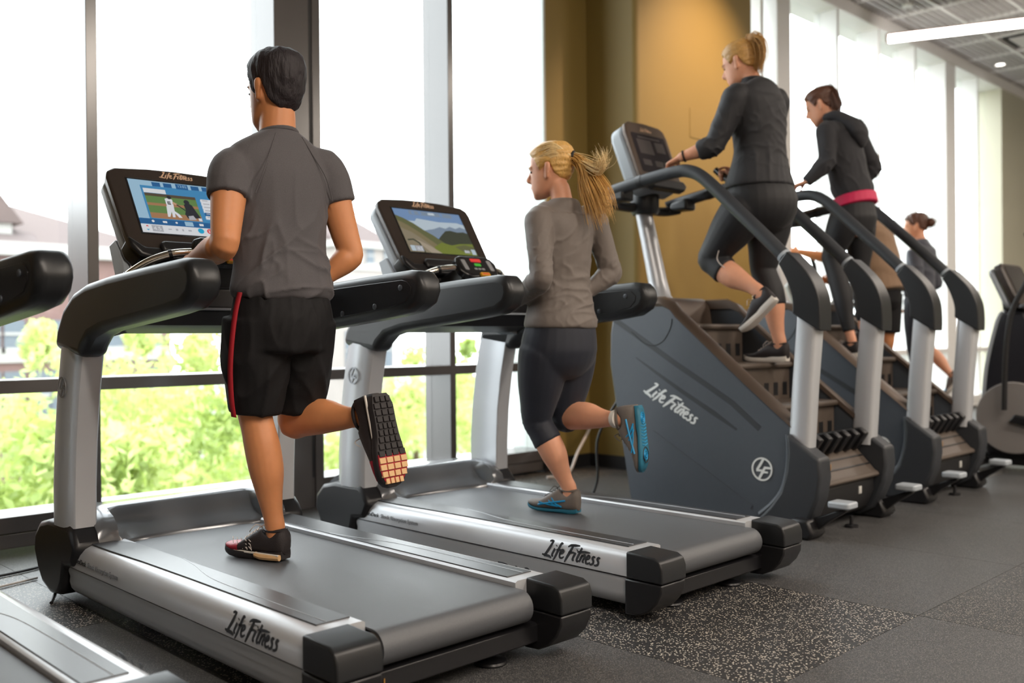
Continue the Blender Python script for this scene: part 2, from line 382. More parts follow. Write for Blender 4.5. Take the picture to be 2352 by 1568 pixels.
# ---------------------------------------------------------------- olive pier
def arc(cx, cy, r, a0, a1, k=6): return [(cx+r*math.cos(math.radians(a0+(a1-a0)*i/k)), cy+r*math.sin(math.radians(a0+(a1-a0)*i/k))) for i in range(k+1)]
pier = [(5.20,5.27),(5.20,4.93),(5.68,4.93)] + arc(5.68+0.05,4.44+0.05,0.05,180,270) + [(7.27,4.44),(7.27,5.27)]
wc = tag(MB().prism(pier, 0.0, 4.67, 'z').build('wall_center', 'olive_paint', angle=50), kind='structure')
ap = MB().prism(rrect(0.24,0.24,0.01,3,6.475,2.70), 4.436, 4.45, 'y'); ap.build('access_panel', 'olive_paint', wc, bevel=0.002)
bb = [(5.16,5.27),(5.16,4.915),(5.665,4.915)] + arc(5.715,4.475,0.05,180,270) + [(7.285,4.425),(7.285,5.27)]
tag(MB().prism(bb, 0.0, 0.10, 'z').build('baseboard_center', 'base_black'), kind='structure')
# ---------------------------------------------------------------- remaining shell
tag(MB().box((-4.2,-6.7,0),(17.6,-6.5,4.7)).build('wall_back', 'beige_paint', smooth=False), kind='structure')
tag(MB().box((-4.2,-6.5,0),(-4.0,5.3,4.7)).build('wall_left', 'beige_paint', smooth=False), kind='structure')
tag(MB().box((17.4,-6.5,0),(17.6,5.3,4.7)).build('wall_right', 'pale_olive', smooth=False), kind='structure')
ceil = tag(MB().box((-4.2,-6.7,5.05),(17.6,5.3,5.15)).build('ceiling', 'plenum_dark', smooth=False), kind='structure')
PX, PY, CX0, CY0, CZ = 0.823, 0.62, 10.18, 4.93, 4.67
lat = MB()
for k in range(9): lat.box((0.012, PY*k/8-0.0045, 0.0),(PX-0.012, PY*k/8+0.0045, 0.03))
for k in range(1,10): lat.box((PX*k/10-0.0045, 0.012, 0.0),(PX*k/10+0.0045, PY-0.012, 0.03))
lat_me = None
for i in range(-4, 9):
    for j in range(0, 6):
        x, y = CX0+i*PX, CY0-(j+1)*PY
        if i < -1 and j > 3: continue
        if (i, j) == (3, 1): continue
        if lat_me is None: o = lat.build('lattice_panel', 'lattice_grey', ceil, smooth=False); lat_me = o.data
        else: o = bpy.data.objects.new('lattice_panel', lat_me); COL.objects.link(o); o.parent = ceil
        o.location = (x, y, CZ)
for j in range(0, 7):
    MB().box((6.8,CY0-j*PY-0.014,CZ-0.012),(17.4,CY0-j*PY+0.014,CZ+0.05)).build('runner_bar', 'white_paint', ceil, smooth=False)
for i in range(-4, 10):
    MB().box((CX0+i*PX-0.012,CY0-6*PY,CZ-0.008),(CX0+i*PX+0.012,CY0,CZ+0.045)).build('cross_bar', 'white_paint', ceil, smooth=False)
# plain ceiling over the rest of the hall
MB().box((-4.2,-6.7,CZ),(6.8,YF,CZ+0.03)).build('ceiling_board', 'lattice_grey', ceil, smooth=False)
MB().box((6.8,-6.7,CZ),(17.4,CY0-6*PY,CZ+0.03)).build('ceiling_board', 'lattice_grey', ceil, smooth=False)
# air diffuser in the ceiling
vx, vy = CX0+3*PX, CY0-2*PY
dv = empty('ceiling_vent', (vx+PX/2, vy+PY/2, CZ)); tag(dv, 'square grey air diffuser set into the grid ceiling', 'vent')
MB().box((vx+0.015,vy+0.015,CZ+0.05),(vx+PX-0.015,vy+PY-0.015,CZ+0.06)).build('backing', 'base_black', dv, dv.location, smooth=False)
MB().box((vx+0.20,vy+0.15,CZ-0.005),(vx+PX-0.12,vy+PY-0.12,CZ+0.015)).build('face_plate', 'lattice_grey', dv, dv.location, bevel=0.004)
for k in range(4):
    q = 0.02+0.03*k
    MB().box((vx+0.02,vy+q,CZ+0.0),(vx+PX-0.02,vy+q+0.006,CZ+0.03)).build('blade', 'lattice_grey', dv, dv.location, smooth=False)
# recessed spot
sp = empty('recessed_spotlight', (13.93,4.657,CZ)); tag(sp, 'small round white downlight recessed in the grid ceiling', 'light')
MB().lathe([(0.03,0.0),(0.075,0.0),(0.08,-0.012),(0.06,-0.012),(0.055,0.01),(0.03,0.01)], (0,0,0), 20).build('rim', 'white_paint', sp)
MB().lathe([(0.0005,-0.004),(0.055,-0.004),(0.055,0.0),(0.0005,0.0)], (0,0,0), 20).build('lens', 'spot_glow', sp)
# hanging linear lamp
def hang_lamp(P, d, s0, s1, label):
    root = empty('pendant_lamp', (P[0], P[1], P[2])); tag(root, label, 'lamp')
    d = Vector((d[0], d[1], 0)).normalized(); n_ = Vector((-d.y, d.x, 0))
    def bar(name, m, a0, a1, w, z0, z1, bev=0.0):
        mb = MB(); q = [(a0,-w),(a1,-w),(a1,w),(a0,w)]
        vs = [d*a+n_*b+Vector((0,0,z0)) for a,b in q]+[d*a+n_*b+Vector((0,0,z1)) for a,b in q]
        mb.add(vs, [(0,3,2,1),(4,5,6,7),(0,1,5,4),(1,2,6,5),(2,3,7,6),(3,0,4,7)]); return mb.build(name, m, root, bevel=bev)
    bar('housing', 'lamp_body', s0, s1, 0.05, -0.015, 0.0)
    bar('diffuser', 'lamp_glow', s0+0.015, s1-0.015, 0.045, -0.085, -0.016, 0.008)
    for e in (s0, s1): bar('end_cap', 'lamp_body', e-0.012, e+0.012, 0.05, -0.09, 0.0)
    for a in (0.0, (s0+s1)*0.8):
        c = d*a; MB().tube([c, c+Vector((0,0,CZ-P[2]))], 0.004, 6).build('suspension_wire', 'lattice_grey', root)
        MB().lathe([(0.005,CZ-P[2]-0.03),(0.055,CZ-P[2]-0.028),(0.065,CZ-P[2]-0.01),(0.065,CZ-P[2])], c, 18).build('canopy', 'white_paint', root)
    return root
hang_lamp((10.65,4.52,4.36), (-0.39,0.92), -4.2, 0.22, 'long glowing linear pendant lamp hanging below the grid ceiling')
# ---------------------------------------------------------------- treadmills
TC = (0.50, 1.815, 3.135)
def refl(mb, sx):
    """mirror a side part to the other side"""
    if sx > 0: mb.v = [(-v[0], v[1], v[2]) for v in mb.v]; mb.f = [f[::-1] for f in mb.f]
    return mb
def arcp(c, r, a0, a1, k=8): return [(c[0]+r*math.cos(math.radians(a0+(a1-a0)*i/k)), c[1]+r*math.sin(math.radians(a0+(a1-a0)*i/k))) for i in range(k+1)]
RAIL_TOP = [(-.286,.150),(-.286,.236),(-.295,.241),(-.40,.2415),(-.430,.238),(-.452,.228),(-.467,.208),(-.474,.180),(-.476,.154),(-.40,.150)]
RAIL_LOW = [(-.40,.147),(-.470,.147),(-.4715,.132),(-.466,.112),(-.468,.092),(-.462,.068),(-.446,.048),(-.424,.038),(-.36,.038)]
HAND = [(3.86,.975),(3.835,1.05),(3.77,1.13),(3.67,1.185),(3.55,1.212),(3.35,1.230),(3.05,1.246),(2.80,1.256),(2.745,1.250),(2.712,1.222),(2.706,1.175),(2.728,1.130),(2.785,1.100),(2.90,1.085),(3.10,1.066),(3.40,1.040),(3.52,1.015),(3.575,.975),(3.60,.940)]
def make_treadmill():
    root = empty('treadmill', (0, 3.0, 0)); O = (0, 3.0, 0)
    B = lambda mb, name, m, par=root, **k: mb.build(name, m, par, O, **k)
    # base under the deck
    B(MB().box((-.36,2.12,.06),(.36,3.95,.195)), 'deck_frame', 'black_plastic', bevel=0.004)
    # belt: a flat loop round the rear roller
    prof = [(3.80,.222)] + [(2.35,.222)] + arcp((2.105,.171),.051,90,270,12) + [(3.80,.12)]
    inner = [(y, z) for (y, z) in [(3.80,.126),(2.105,.126)] + arcp((2.105,.171),.045,270,90,12)[1:] + [(3.80,.216)]]
    B(MB().prism(prof+inner, -.283, .283), 'running_belt', 'belt_black', angle=60)
    B(MB().lathe([(.001,-.29),(.044,-.29),(.044,.29),(.001,.29)], (0,2.105,.171), 24, 'x'), 'rear_roller', 'roller_black')
    cb = B(MB().prism([(2.09,.052),(2.09,.104),(2.10,.110),(2.15,.110),(2.15,.046),(2.10,.046)], -.36, .36), 'rear_crossbar', 'black_plastic', bevel=0.002)
    M = frame_matrix((-.315,2.0885,.060), (1,0,0), (0,0,1))
    B(MB().prism(rrect(.052,.016,.004,3,.0,.018), 0.0, .0008, 'z', M), 'sticker', 'sticker', cb)
    for sx in (-1, 1):
        for yy in (2.16, 3.7):
            ft = MB(); ft.lathe([(.001,.0),(.050,.0),(.053,.006),(.050,.012),(.018,.020),(.010,.022),(.009,.07),(.001,.07)], (sx*.20, yy, 0), 22)
            B(ft, 'levelling_foot', 'black_plastic')
        # rails
        mb = MB(); mb.prism(RAIL_TOP, 2.135, 3.80, 'y'); r = B(refl(mb, sx), 'side_rail', 'silver_paint', angle=50)
        mb = MB(); mb.prism(RAIL_LOW, 2.125, 3.78, 'y'); B(refl(mb, sx), 'lower_skirt', 'silver_paint', r, angle=50)
        # tread strips: two raised pads with a curved parting line
        a = [(-.300,2.185),(-.300,3.56)] + [(-.310,3.60),(-.335,3.655),(-.372,3.69),(-.412,3.70),(-.428,3.66),(-.426,3.50),(-.415,3.25),(-.410,2.9),(-.408,2.185)]
        bp = [(x, y) for x, y in a]
        mb = MB(); mb.prism(bp, .2405, .2445, 'z'); st = B(refl(mb, sx), 'tread_strip', 'dark_strip', r, bevel=0.0015)
        line = catmull([(-.300,3.18,.2447),(-.318,3.06,.2447),(-.345,2.95,.2447),(-.366,2.82,.2447),(-.372,2.6,.2447),(-.373,2.19,.2447)], 4)
        mb = MB(); mb.tube(line, .0012, 5); B(refl(mb, sx), 'parting_line', 'silver_paint', st)
        # collar at the front of the rail
        mb = MB(); mb.prism([(x*1.012-.001, z*1.01) for x, z in RAIL_TOP[1:]] + [(-.43,.06),(-.36,.06),(-.30,.10)], 3.79, 3.83, 'y'); B(refl(mb, sx), 'rail_collar', 'soft_black', bevel=0.004)
        # rear end cap: upper block and lower rounded block
        mb = MB(); mb.prism([(2.142,.150),(2.142,.243),(2.02,.238),(1.995,.226),(1.985,.20),(1.985,.150)], -.480, -.335); B(refl(mb, sx), 'rear_cap', 'soft_black', bevel=0.007, bseg=3)
        mb = MB(); mb.prism([(2.150,.147),(1.987,.147),(1.990,.118),(2.010,.080),(2.045,.045),(2.09,.024),(2.150,.020)], -.478, -.337); B(refl(mb, sx), 'rear_bumper', 'black_plastic', bevel=0.006)
        # boot and upright
        mb = MB(); mb.prism([(3.66,.235),(3.70,.285),(3.735,.312),(3.94,.312),(4.04,.29),(4.10,.235),(4.11,.17),(4.07,.10),(4.02,.05),(3.93,.022),(3.84,.03),(3.80,.08),(3.78,.15),(3.70,.16)], -.492, -.365); B(refl(mb, sx), 'upright_boot', 'black_plastic', bevel=0.022, bseg=3)
        rings = []
        for (z, yr, yf, xo, xi) in ((.300,3.715,3.945,-.482,-.388),(.45,3.712,3.945,-.482,-.388),(.62,3.700,3.93,-.481,-.387),(.80,3.672,3.90,-.480,-.386),(.96,3.635,3.865,-.478,-.385),(1.02,3.615,3.845,-.477,-.385)):
            ym = (yr+yf)/2; bul = .012
            rings.append([Vector(p) for p in ((xi,yr+.006,z),(xi+.0,yf-.03,z),(xi-.02,yf-.004,z),((xo+xi)/2,yf,z),(xo+.018,yf-.012,z),(xo-.002,yf-.05,z),(xo-bul,ym+.03,z),(xo-bul,ym-.03,z),(xo-.004,yr+.035,z),(xo+.008,yr+.006,z),(xo+.014,yr,z),(xi-.006,yr,z))])
        mb = MB(); mb.loft(rings); up = B(refl(mb, sx), 'upright', 'silver_paint', angle=40)
        zc = .83; em = emblem_mesh((sx*.4935, 3.765, zc), (0,sx,0), (0,-0.12,1), .040, .002)
        B(em, 'emblem', 'emblem_grey', up, smooth=False)
        # hand rail: elbow and padded arm
        mb = MB(); mb.prism(HAND, -.492, -.385); hr = B(refl(mb, sx), 'handrail', 'soft_black', bevel=0.032, bseg=5, angle=60)
        mb = MB(); mb.prism([(3.60,1.175),(3.35,1.200),(3.05,1.212),(2.82,1.219),(2.79,1.212),(2.765,1.19),(2.77,1.165),(2.80,1.137),(2.90,1.118),(3.10,1.100),(3.42,1.072),(3.60,1.08)], -.392, -.3825); ip = B(refl(mb, sx), 'inner_panel', 'black_plastic', hr, bevel=0.002)
        for (yy, zz) in ((2.825,1.190),(2.985,1.125),(3.20,1.103)):
            mb = MB(); mb.lathe([(.001,0),(.011,0),(.011,.004),(.008,.006),(.001,.006)], (-.383,yy,zz), 14, 'x'); B(refl(mb, sx), 'bolt', 'slate_plastic', hr)
        mb = MB(); mb.prism([(3.40,1.060),(3.06,1.087),(2.80,1.114),(2.80,1.104),(3.06,1.075),(3.42,1.046)], -.455, -.42); B(refl(mb, sx), 'underside_strip', 'silver_paint', hr)
        # grip bar
        path = catmull([(-.335,3.60,1.228),(-.31,3.555,1.262),(-.26,3.515,1.302),(-.19,3.48,1.330),(-.12,3.455,1.338)], 6)
        mb = MB(); mb.tube(path, .0155, 12); gb = B(refl(mb, sx), 'grip_bar', 'chrome')
        for k in (3, 17):
            mb = MB(); mb.tube(path[k:k+2], .0172, 12); B(refl(mb, sx), 'grip_ring', 'black_plastic', gb)
    # mark on the crossbar, at the side of the left cap
    text_mesh('floor_number', 'I', .035, 'gold_mark', cb, Matrix.Translation((-.262,-.9117,.063)) @ Matrix.Rotation(math.pi/2, 4, 'X'))
    # side lettering
    for sx in (-1, 1):
        ex = (0,-1,0) if sx < 0 else (0,1,0)
        y0 = 2.545 if sx < 0 else 2.225
        rails = [c for c in root.children if c.name.startswith('side_rail')]
        r = rails[0] if sx < 0 else rails[1]
        o = Vector((sx*.4745, y0-3.0, .168)); ey = Vector((-sx*.13, 0, 1))
        wordmark('wordmark', 'logo_dark', r, o + Vector((sx*.0008,0,0)), ex, ey, .295)
        y1 = 3.70 if sx < 0 else 3.38
        w1 = text_mesh('model_print', 'FlexDeck', .026, 'logo_dark', r, frame_matrix(Vector((sx*.4758, y1-3.0, .178)), ex, ey))
        text_mesh('model_print', 'Shock Absorption System', .026, 'print_grey', r, frame_matrix(Vector((sx*.4758, (y1-.115 if sx<0 else y1+.115)-3.0, .178)), ex, ey))
    # motor shroud with a scooped lip
    rings = []
    for x in (-.40,-.37,-.345,-.325,-.305,-.26,-.18,0,.18,.26,.305,.325,.345,.37,.40):
        a = abs(x)
        if a <= .305:
            q = [(3.725-.06*(a/.305)**4,.226),(3.735-.06*(a/.305)**4,.238),(3.765,.262),(3.80,.30),(3.825,.340),(3.84,.350),(3.86,.352)]
        else:
            u = min(1, (a-.305)/.02)
            q = [(3.665,.226),(3.667,.262),(3.685,.300),(3.72,.328),(3.77,.344),(3.82,.350),(3.86,.352)]
            if a < .325: q = [tuple(.5*(s+t) for s, t in zip(m1, m2)) for m1, m2 in zip(q, [(3.665,.226),(3.675,.238),(3.74,.262),(3.78,.30),(3.81,.340),(3.83,.350),(3.86,.352)])]
        dz = .02 if a > .39 else 0
        q = [(y, z-dz) for y, z in q] + [(4.02,.340-dz),(4.10,.31-dz),(4.135,.26),(4.15,.18),(4.14,.08),(4.10,.05),(3.70,.06)]
        rings.append([Vector((x, y, z)) for y, z in q])
    B(MB().loft(rings), 'motor_shroud', 'shroud_grey', angle=50)
    # dashboard between the arms
    mb = MB(); mb.prism([(3.44,1.205),(3.50,1.225),(3.66,1.215),(3.70,1.12),(3.66,1.05),(3.56,1.03),(3.47,1.06),(3.43,1.12)], -.40, .40); ds = B(mb, 'dashboard', 'black_plastic', bevel=0.012)
    mb = MB(); mb.prism([(3.425,1.118),(3.425,1.126),(3.45,1.13),(3.45,1.114)], -.385, .385); B(mb, 'trim_line', 'pale_plastic', ds)
    rr = []
    for k in range(13):
        x = -.385+.77*k/12; dz = .05*(1-(abs(x)/.385)**2.2)
        rr.append([Vector((x,3.55,1.02+dz)),Vector((x,3.66,1.02+dz)),Vector((x,3.66,1.045+dz*.4)),Vector((x,3.55,1.045+dz*.4))])
    B(MB().loft(rr), 'underside_arch', 'pale_plastic', ds)
    # console mast
    mb = MB(); mb.prism([(3.58,1.20),(3.63,1.33),(3.72,1.46),(3.80,1.42),(3.74,1.26),(3.70,1.16)], -.21, .21); B(mb, 'mast', 'black_plastic', bevel=0.012)
    for sx in (-1,1):
        mb = MB(); mb.prism([(3.68,1.10),(3.70,1.30),(3.78,1.40),(3.84,1.38),(3.78,1.25),(3.76,1.08)], -.285, -.255); B(refl(mb, sx), 'mast_side', 'pale_plastic', bevel=0.006)
    # console slab: plane tilted back; local 2-D x right, y up the slope
    ez = Vector((0,.545,.838)).normalized(); M = frame_matrix((0,3.735,1.50), (1,0,0), ez)     # z of M points to the user
    def slab(prof, t0, t1): return MB().prism(prof, t0, t1, 'z', M)
    out = [(-.300,.17),(-.292,.205),(-.26,.226),(-.12,.240),(0,.243),(.12,.240),(.26,.226),(.292,.205),(.300,.17),(.290,-.10),(.282,-.17),(.256,-.212),(.21,-.228),(0,-.235),(-.21,-.228),(-.256,-.212),(-.282,-.17),(-.290,-.10)]
    con = B(slab(out, -.02, .016), 'console', 'bezel_brown', bevel=0.010, bseg=3)
    B(slab([(x*.985, y*.985) for x, y in out], -.095, -.018), 'console_back', 'pale_plastic', con, bevel=0.03, bseg=4)
    B(slab([(-.287,-.12),(-.282,-.17),(-.256,-.212),(-.21,-.228),(0,-.235),(.21,-.228),(.256,-.212),(.282,-.17),(.287,-.12),(.23,-.172),(0,-.178),(-.23,-.172)], -.075, .024), 'chin_guard', 'black_plastic', con, bevel=0.012, bseg=3)
    B(slab([(-.17,-.205),(-.175,-.165),(-.16,-.15),(.16,-.15),(.175,-.165),(.17,-.205)], .014, .040), 'reading_ledge', 'black_plastic', con, bevel=0.010)
    fr = [(-.228,.178),(.228,.178),(.228,-.108),(-.228,-.108)]
    B(slab(fr, .0155, .0175), 'screen_surround', 'gloss_black', con, bevel=0.002)
    wordmark('wordmark', 'logo_pale', con, M @ Vector((-.075,.196,.0166)) - Vector(O), (1,0,0), ez, .15)
    # keypad pod in front of the console
    ezp = Vector((0,.62,.78)).normalized(); Mp = frame_matrix((0,3.43,1.342), (1,0,0), ezp)
    P2 = lambda prof, t0, t1: MB().prism(prof, t0, t1, 'z', Mp)
    pod = B(P2([(-.128,.02),(-.115,.055),(-.085,.068),(.085,.068),(.115,.055),(.128,.02),(.12,-.03),(.10,-.055),(.07,-.066),(-.07,-.066),(-.10,-.055),(-.12,-.03)], -.030, .008), 'keypad_pod', 'gloss_black', bevel=0.008, bseg=3)
    B(P2([(-.112,.02),(-.102,.046),(-.08,.056),(.08,.056),(.102,.046),(.112,.02),(.105,-.025),(.088,-.045),(.06,-.054),(-.06,-.054),(-.088,-.045),(-.105,-.025)], .008, .0095), 'keypad_face', 'black_plastic', pod)
    B(P2(rrect(.066,.020,.003,2,0,.036), .0095, .0125), 'key', 'red_key', pod)
    B(P2(rrect(.040,.016,.003,2,0,.008), .0095, .0125), 'key', 'green_key', pod)
    for k in (-1,0,1): B(P2(rrect(.018,.012,.002,2,k*.024,-.018), .0095, .0115), 'key', 'grey_key', pod)
    for sx in (-1,1): B(P2(rrect(.026,.066,.006,3,sx*.082,.006), .0095, .0115), 'key', 'grey_key', pod)
    B(P2(rrect(.058,.022,.004,3,.012,-.056), .006, .020), 'stop_tab', 'yellow_tab', pod, bevel=0.003)
    B(P2(rrect(.040,.006,.002,2,.012,-.056), .020, .0206), 'stop_mark', 'red_key', pod)
    mb = MB(); mb.prism([(3.46,1.18),(3.43,1.30),(3.47,1.35),(3.60,1.30),(3.62,1.20)], -.09, .09); B(mb, 'pod_stalk', 'black_plastic', bevel=0.01)
    return root, con, M
tm0, _con, CONM = make_treadmill()
tm0.location = (TC[1], 3.0, 0)
tag(tm0, 'treadmill with silver rails under the running man in black shorts', 'treadmill', 'treadmills by the window')
tm2 = copy_tree(tm0); tm2.location = (TC[2], 3.0, 0); tag(tm2, 'treadmill under the blonde ponytailed runner, its screen showing a mountain valley')
tma = copy_tree(tm0); tma.location = (TC[0], 3.0, 0); tag(tma, 'nearest treadmill, empty, cut off by the left edge of the picture')
# strips differ in tone
# ---------------------------------------------------------------- stair climbers
SX = (4.76, 6.14)
def make_climber():
    O = (0, 2.9, 0); root = empty('stair_climber', O)
    B = lambda mb, name, m, par=root, **k: mb.build(name, m, par, O, **k)
    P = [(3.48,.03),(3.585,.55),(3.635,.84),(3.63,1.02),(3.61,1.12),(3.57,1.165),(3.42,1.195),(3.27,1.195),(3.20,1.165),(3.155,1.115),(2.72,.752),(2.52,.592),(2.44,.535),(2.42,.30),(2.50,.12),(2.62,.03)]
    TOP = [(3.57,1.168),(3.42,1.200),(3.27,1.200),(3.205,1.172),(3.160,1.122),(2.72,.758),(2.40,.505)]
    for sx in (-1, 1):
        mb = MB(); mb.prism(P, -.385, -.315); sp = B(refl(mb, sx), 'side_panel', 'slate_plastic', bevel=0.012, bseg=3)
        # slanted edge cap
        rings = [[Vector((-.392,y,z-.012)), Vector((-.375,y+.008,z+.012)), Vector((-.318,y+.012,z+.030)), Vector((-.300,y+.008,z+.022)), Vector((-.300,y-.02,z-.03)), Vector((-.385,y-.02,z-.03))] for y, z in TOP]
        mb = MB(); mb.loft(rings); B(refl(mb, sx), 'edge_cap', 'bronze_plastic', sp, angle=40)
        # raised rib, recessed pocket, kick panel
        def strip(pts, w, d0, d1, name, m):
            mb = MB()
            for k in range(len(pts)-1): pass
            L = []
            for k, p in enumerate(pts):
                a = Vector(pts[max(k-1,0)]); b = Vector(pts[min(k+1,len(pts)-1)]); t = (b-a).normalized(); q = Vector((-t.y,t.x))
                ww = w[k] if isinstance(w, list) else w
                L.append((Vector(p)+q*ww/2, Vector(p)-q*ww/2))
            rr = [[Vector((-d0,a.x,a.y)),Vector((-d0,b.x,b.y)),Vector((-d1,b.x,b.y)),Vector((-d1,a.x,a.y))] for a, b in L]
            mb.loft(rr); return B(refl(mb, sx), name, m, sp)
        strip([(3.60,1.105),(3.40,.99),(3.165,.851),(2.95,.732),(2.804,.648),(2.64,.521)], .030, .380, .3865, 'rib', 'slate_dark')
        strip([(3.44,.882),(3.30,.80),(3.138,.707),(2.913,.586),(2.775,.508)], [.006,.016,.022,.026,.012], .380, .3862, 'groove', 'slate_dark')
        strip([(3.33,.460),(3.10,.336),(2.90,.228),(2.69,.112)], [.03,.026,.024,.02], .380, .389, 'lower_rib', 'slate_plastic')
        mb = MB(); mb.prism([(3.478,.035),(3.55,.42),(3.33,.452),(2.70,.105),(2.62,.035)], -.386, -.38); B(refl(mb, sx), 'kick_panel', 'slate_plastic', sp)
        arc_ = catmull([(-.3862,3.47,1.03),(-.3862,3.36,.955),(-.3862,3.26,.968),(-.3862,3.20,1.04),(-.3862,3.185,1.10)], 5)
        mb = MB(); mb.tube(arc_, .0022, 5); B(refl(mb, sx), 'hatch_seam', 'base_black', sp)
        # wordmark along the slope
        ex = Vector((0,-.387,-.165*1.0)); ex = Vector((0,-1,-.50)).normalized() if sx < 0 else Vector((0,1,.50)).normalized()
        ey = Vector((0,-.50,1)).normalized()
        o0 = Vector((sx*.3872, (3.375 if sx < 0 else 3.01)-2.9, .715-.03 if sx < 0 else .50))
        wordmark('wordmark', 'logo_white', sp, o0, ex, ey, .40)
        em = emblem_mesh((sx*.3865, 2.626, .315), (0,(-1 if sx < 0 else 1),0), (0,0,1), .060); B(em, 'emblem', 'logo_white', sp, smooth=False)
        # rear boot
        mb = MB(); mb.prism([(2.470,.512),(2.405,.470),(2.315,.408),(2.290,.395),(2.283,.30),(2.300,.20),(2.36,.06),(2.44,.012),(2.64,.012),(2.625,.075),(2.565,.135),(2.505,.215),(2.472,.32),(2.462,.42)], -.425, -.305); bt = B(refl(mb, sx), 'rear_boot', 'slate_dark', bevel=0.016, bseg=3)
        hl = catmull([(-.402,2.468,.505),(-.402,2.463,.42),(-.402,2.470,.33),(-.402,2.50,.225),(-.402,2.555,.150),(-.402,2.63,.085)], 5)
        mb = MB(); mb.tube(hl, .016, 8); B(refl(mb, sx), 'boot_edge', 'slate_plastic', bt)
        mb = MB(); mb.prism([(2.50,.0),(2.33,.0),(2.30,.03),(2.33,.10),(2.42,.10)], -.47, -.33); B(refl(mb, sx), 'stabiliser', 'black_plastic', bevel=0.015)
        # foot lever with pad
        mb = MB(); mb.prism([(2.34,.10),(2.22,.150),(2.17,.165),(2.17,.150),(2.26,.09),(2.33,.03)], -.40, -.36); lv = B(refl(mb, sx), 'foot_lever', 'black_plastic', bevel=0.006)
        mb = MB(); mb.prism(rrect(.105,.115,.018,4,-.375,2.195), .165, .197, 'z'); B(refl(mb, sx), 'lever_pad', 'pale_plastic', lv, bevel=0.008)
        # post
        rings = []
        for z, y0, y1 in ((.40,2.365,2.485),(.75,2.342,2.460),(1.08,2.312,2.432),(1.16,2.308,2.428)):
            ring = []
            for k in range(16):
                a = 2*math.pi*k/16; c, s = math.cos(a), math.sin(a)
                e = 0.5; ring.append(Vector((-.345+.050*math.copysign(abs(c)**e, c), (y0+y1)/2+(y1-y0)/2*math.copysign(abs(s)**e, s), z)))
            rings.append(ring)
        mb = MB(); mb.loft(rings); B(refl(mb, sx), 'post', 'silver_paint', angle=50)
        # elbow cover: slanted lower edge
        ein = catmull([(2.440,1.110,0),(2.440,1.18,0),(2.462,1.258,0),(2.494,1.325,0),(2.518,1.366,0)], 4); eou = catmull([(2.470,1.424,0),(2.420,1.380,0),(2.345,1.296,0),(2.300,1.20,0),(2.290,1.10,0),(2.292,1.020,0)], 4)
        el = [(p.x, p.y) for p in ein] + [(p.x, p.y) for p in eou]
        mb = MB(); mb.prism(el, -.406, -.284); B(refl(mb, sx), 'elbow_cover', 'soft_black', bevel=0.022, bseg=4, angle=60)
        # rail tube
        path = catmull([(-.345,2.470,1.362),(-.345,2.62,1.510),(-.345,2.773,1.655),(-.345,2.92,1.795),(-.345,3.01,1.872),(-.345,3.08,1.908),(-.345,3.16,1.920),(-.345,3.342,1.906),(-.345,3.532,1.880),(-.338,3.66,1.858),(-.30,3.72,1.835)], 6)
        mb = MB(); mb.tube(path, .036, 14); rl = B(refl(mb, sx), 'rail_tube', 'slate_dark')
        mb = MB(); mb.tube([path[2], path[2].lerp(path[3],.45)], .0380, 14); B(refl(mb, sx), 'rail_band', 'pale_plastic', rl)
        mb = MB(); mb.tube(path[44:46], .0385, 14); B(refl(mb, sx), 'rail_band', 'black_plastic', rl)
        # bracket to the column
        bk = catmull([(-.33,3.64,1.815),(-.26,3.69,1.800),(-.14,3.70,1.795),(-.05,3.68,1.80)], 6)
        mb = MB(); mb.tube(bk, .030, 10); B(refl(mb, sx), 'rail_bracket', 'black_plastic')
        mb = MB(); mb.prism([(3.54,1.80),(3.54,1.875),(3.66,1.855),(3.68,1.80)], -.37, -.26); B(refl(mb, sx), 'bracket_pod', 'soft_black', bevel=0.015)
    text_mesh('floor_number', 'I', .045, 'gold_mark', [c for c in root.children if c.name.startswith('rear_boot')][0], Matrix.Translation((-.338,2.2775-2.9,.335)) @ Matrix.Rotation(math.pi/2, 4, 'X'))
    # front housing, tray and column
    B(MB().prism([(3.47,.03),(3.58,.55),(3.63,.90),(3.63,1.10),(3.60,1.19),(3.52,1.235),(3.44,1.235),(3.40,1.18),(3.38,1.05),(3.36,.10),(3.30,.03)], -.32, .32), 'front_housing', 'bronze_plastic', bevel=0.02, bseg=3)
    B(MB().box((-.312,2.50,.05),(.312,3.40,.40)), 'drive_core', 'base_black')
    B(MB().box((-.312,3.17,.40),(.312,3.40,1.06)), 'tray', 'base_black')
    mb = MB(); rings = []
    for z, y, rx, ry in ((1.22,3.535,.085,.075),(1.25,3.545,.066,.056),(1.35,3.573,.064,.054),(1.60,3.632,.060,.050),(1.80,3.682,.058,.048)):
        rings.append([Vector((rx*math.cos(2*math.pi*k/18), y+ry*math.sin(2*math.pi*k/18), z)) for k in range(18)])
    B(mb.loft(rings), 'column', 'silver_paint', angle=50)
    B(MB().lathe([(.001,1.755),(.075,1.755),(.088,1.775),(.090,1.90),(.080,1.92),(.001,1.92)], (0,3.665,0), 22), 'collar', 'soft_black')
    # console
    ez = Vector((0,.165,.43)).normalized(); M = frame_matrix((0,3.60,2.10), (1,0,0), ez)
    S = lambda prof, a, b: MB().prism(prof, a, b, 'z', M)
    out = [(-.205,.15),(-.19,.205),(-.15,.226),(0,.235),(.15,.226),(.19,.205),(.205,.15),(.20,-.16),(.185,-.205),(.14,-.222),(-.14,-.222),(-.185,-.205),(-.20,-.16)]
    con = B(S(out, -.02, .012), 'console', 'bronze_plastic', bevel=0.010, bseg=3)
    B(S([(x*.98,y*.98) for x, y in out], -.13, -.018), 'console_back', 'pale_plastic', con, bevel=0.03, bseg=3)
    B(S(rrect(.335,.27,.012,3,0,.015), .0115, .0135), 'screen', 'dark_screen', con)
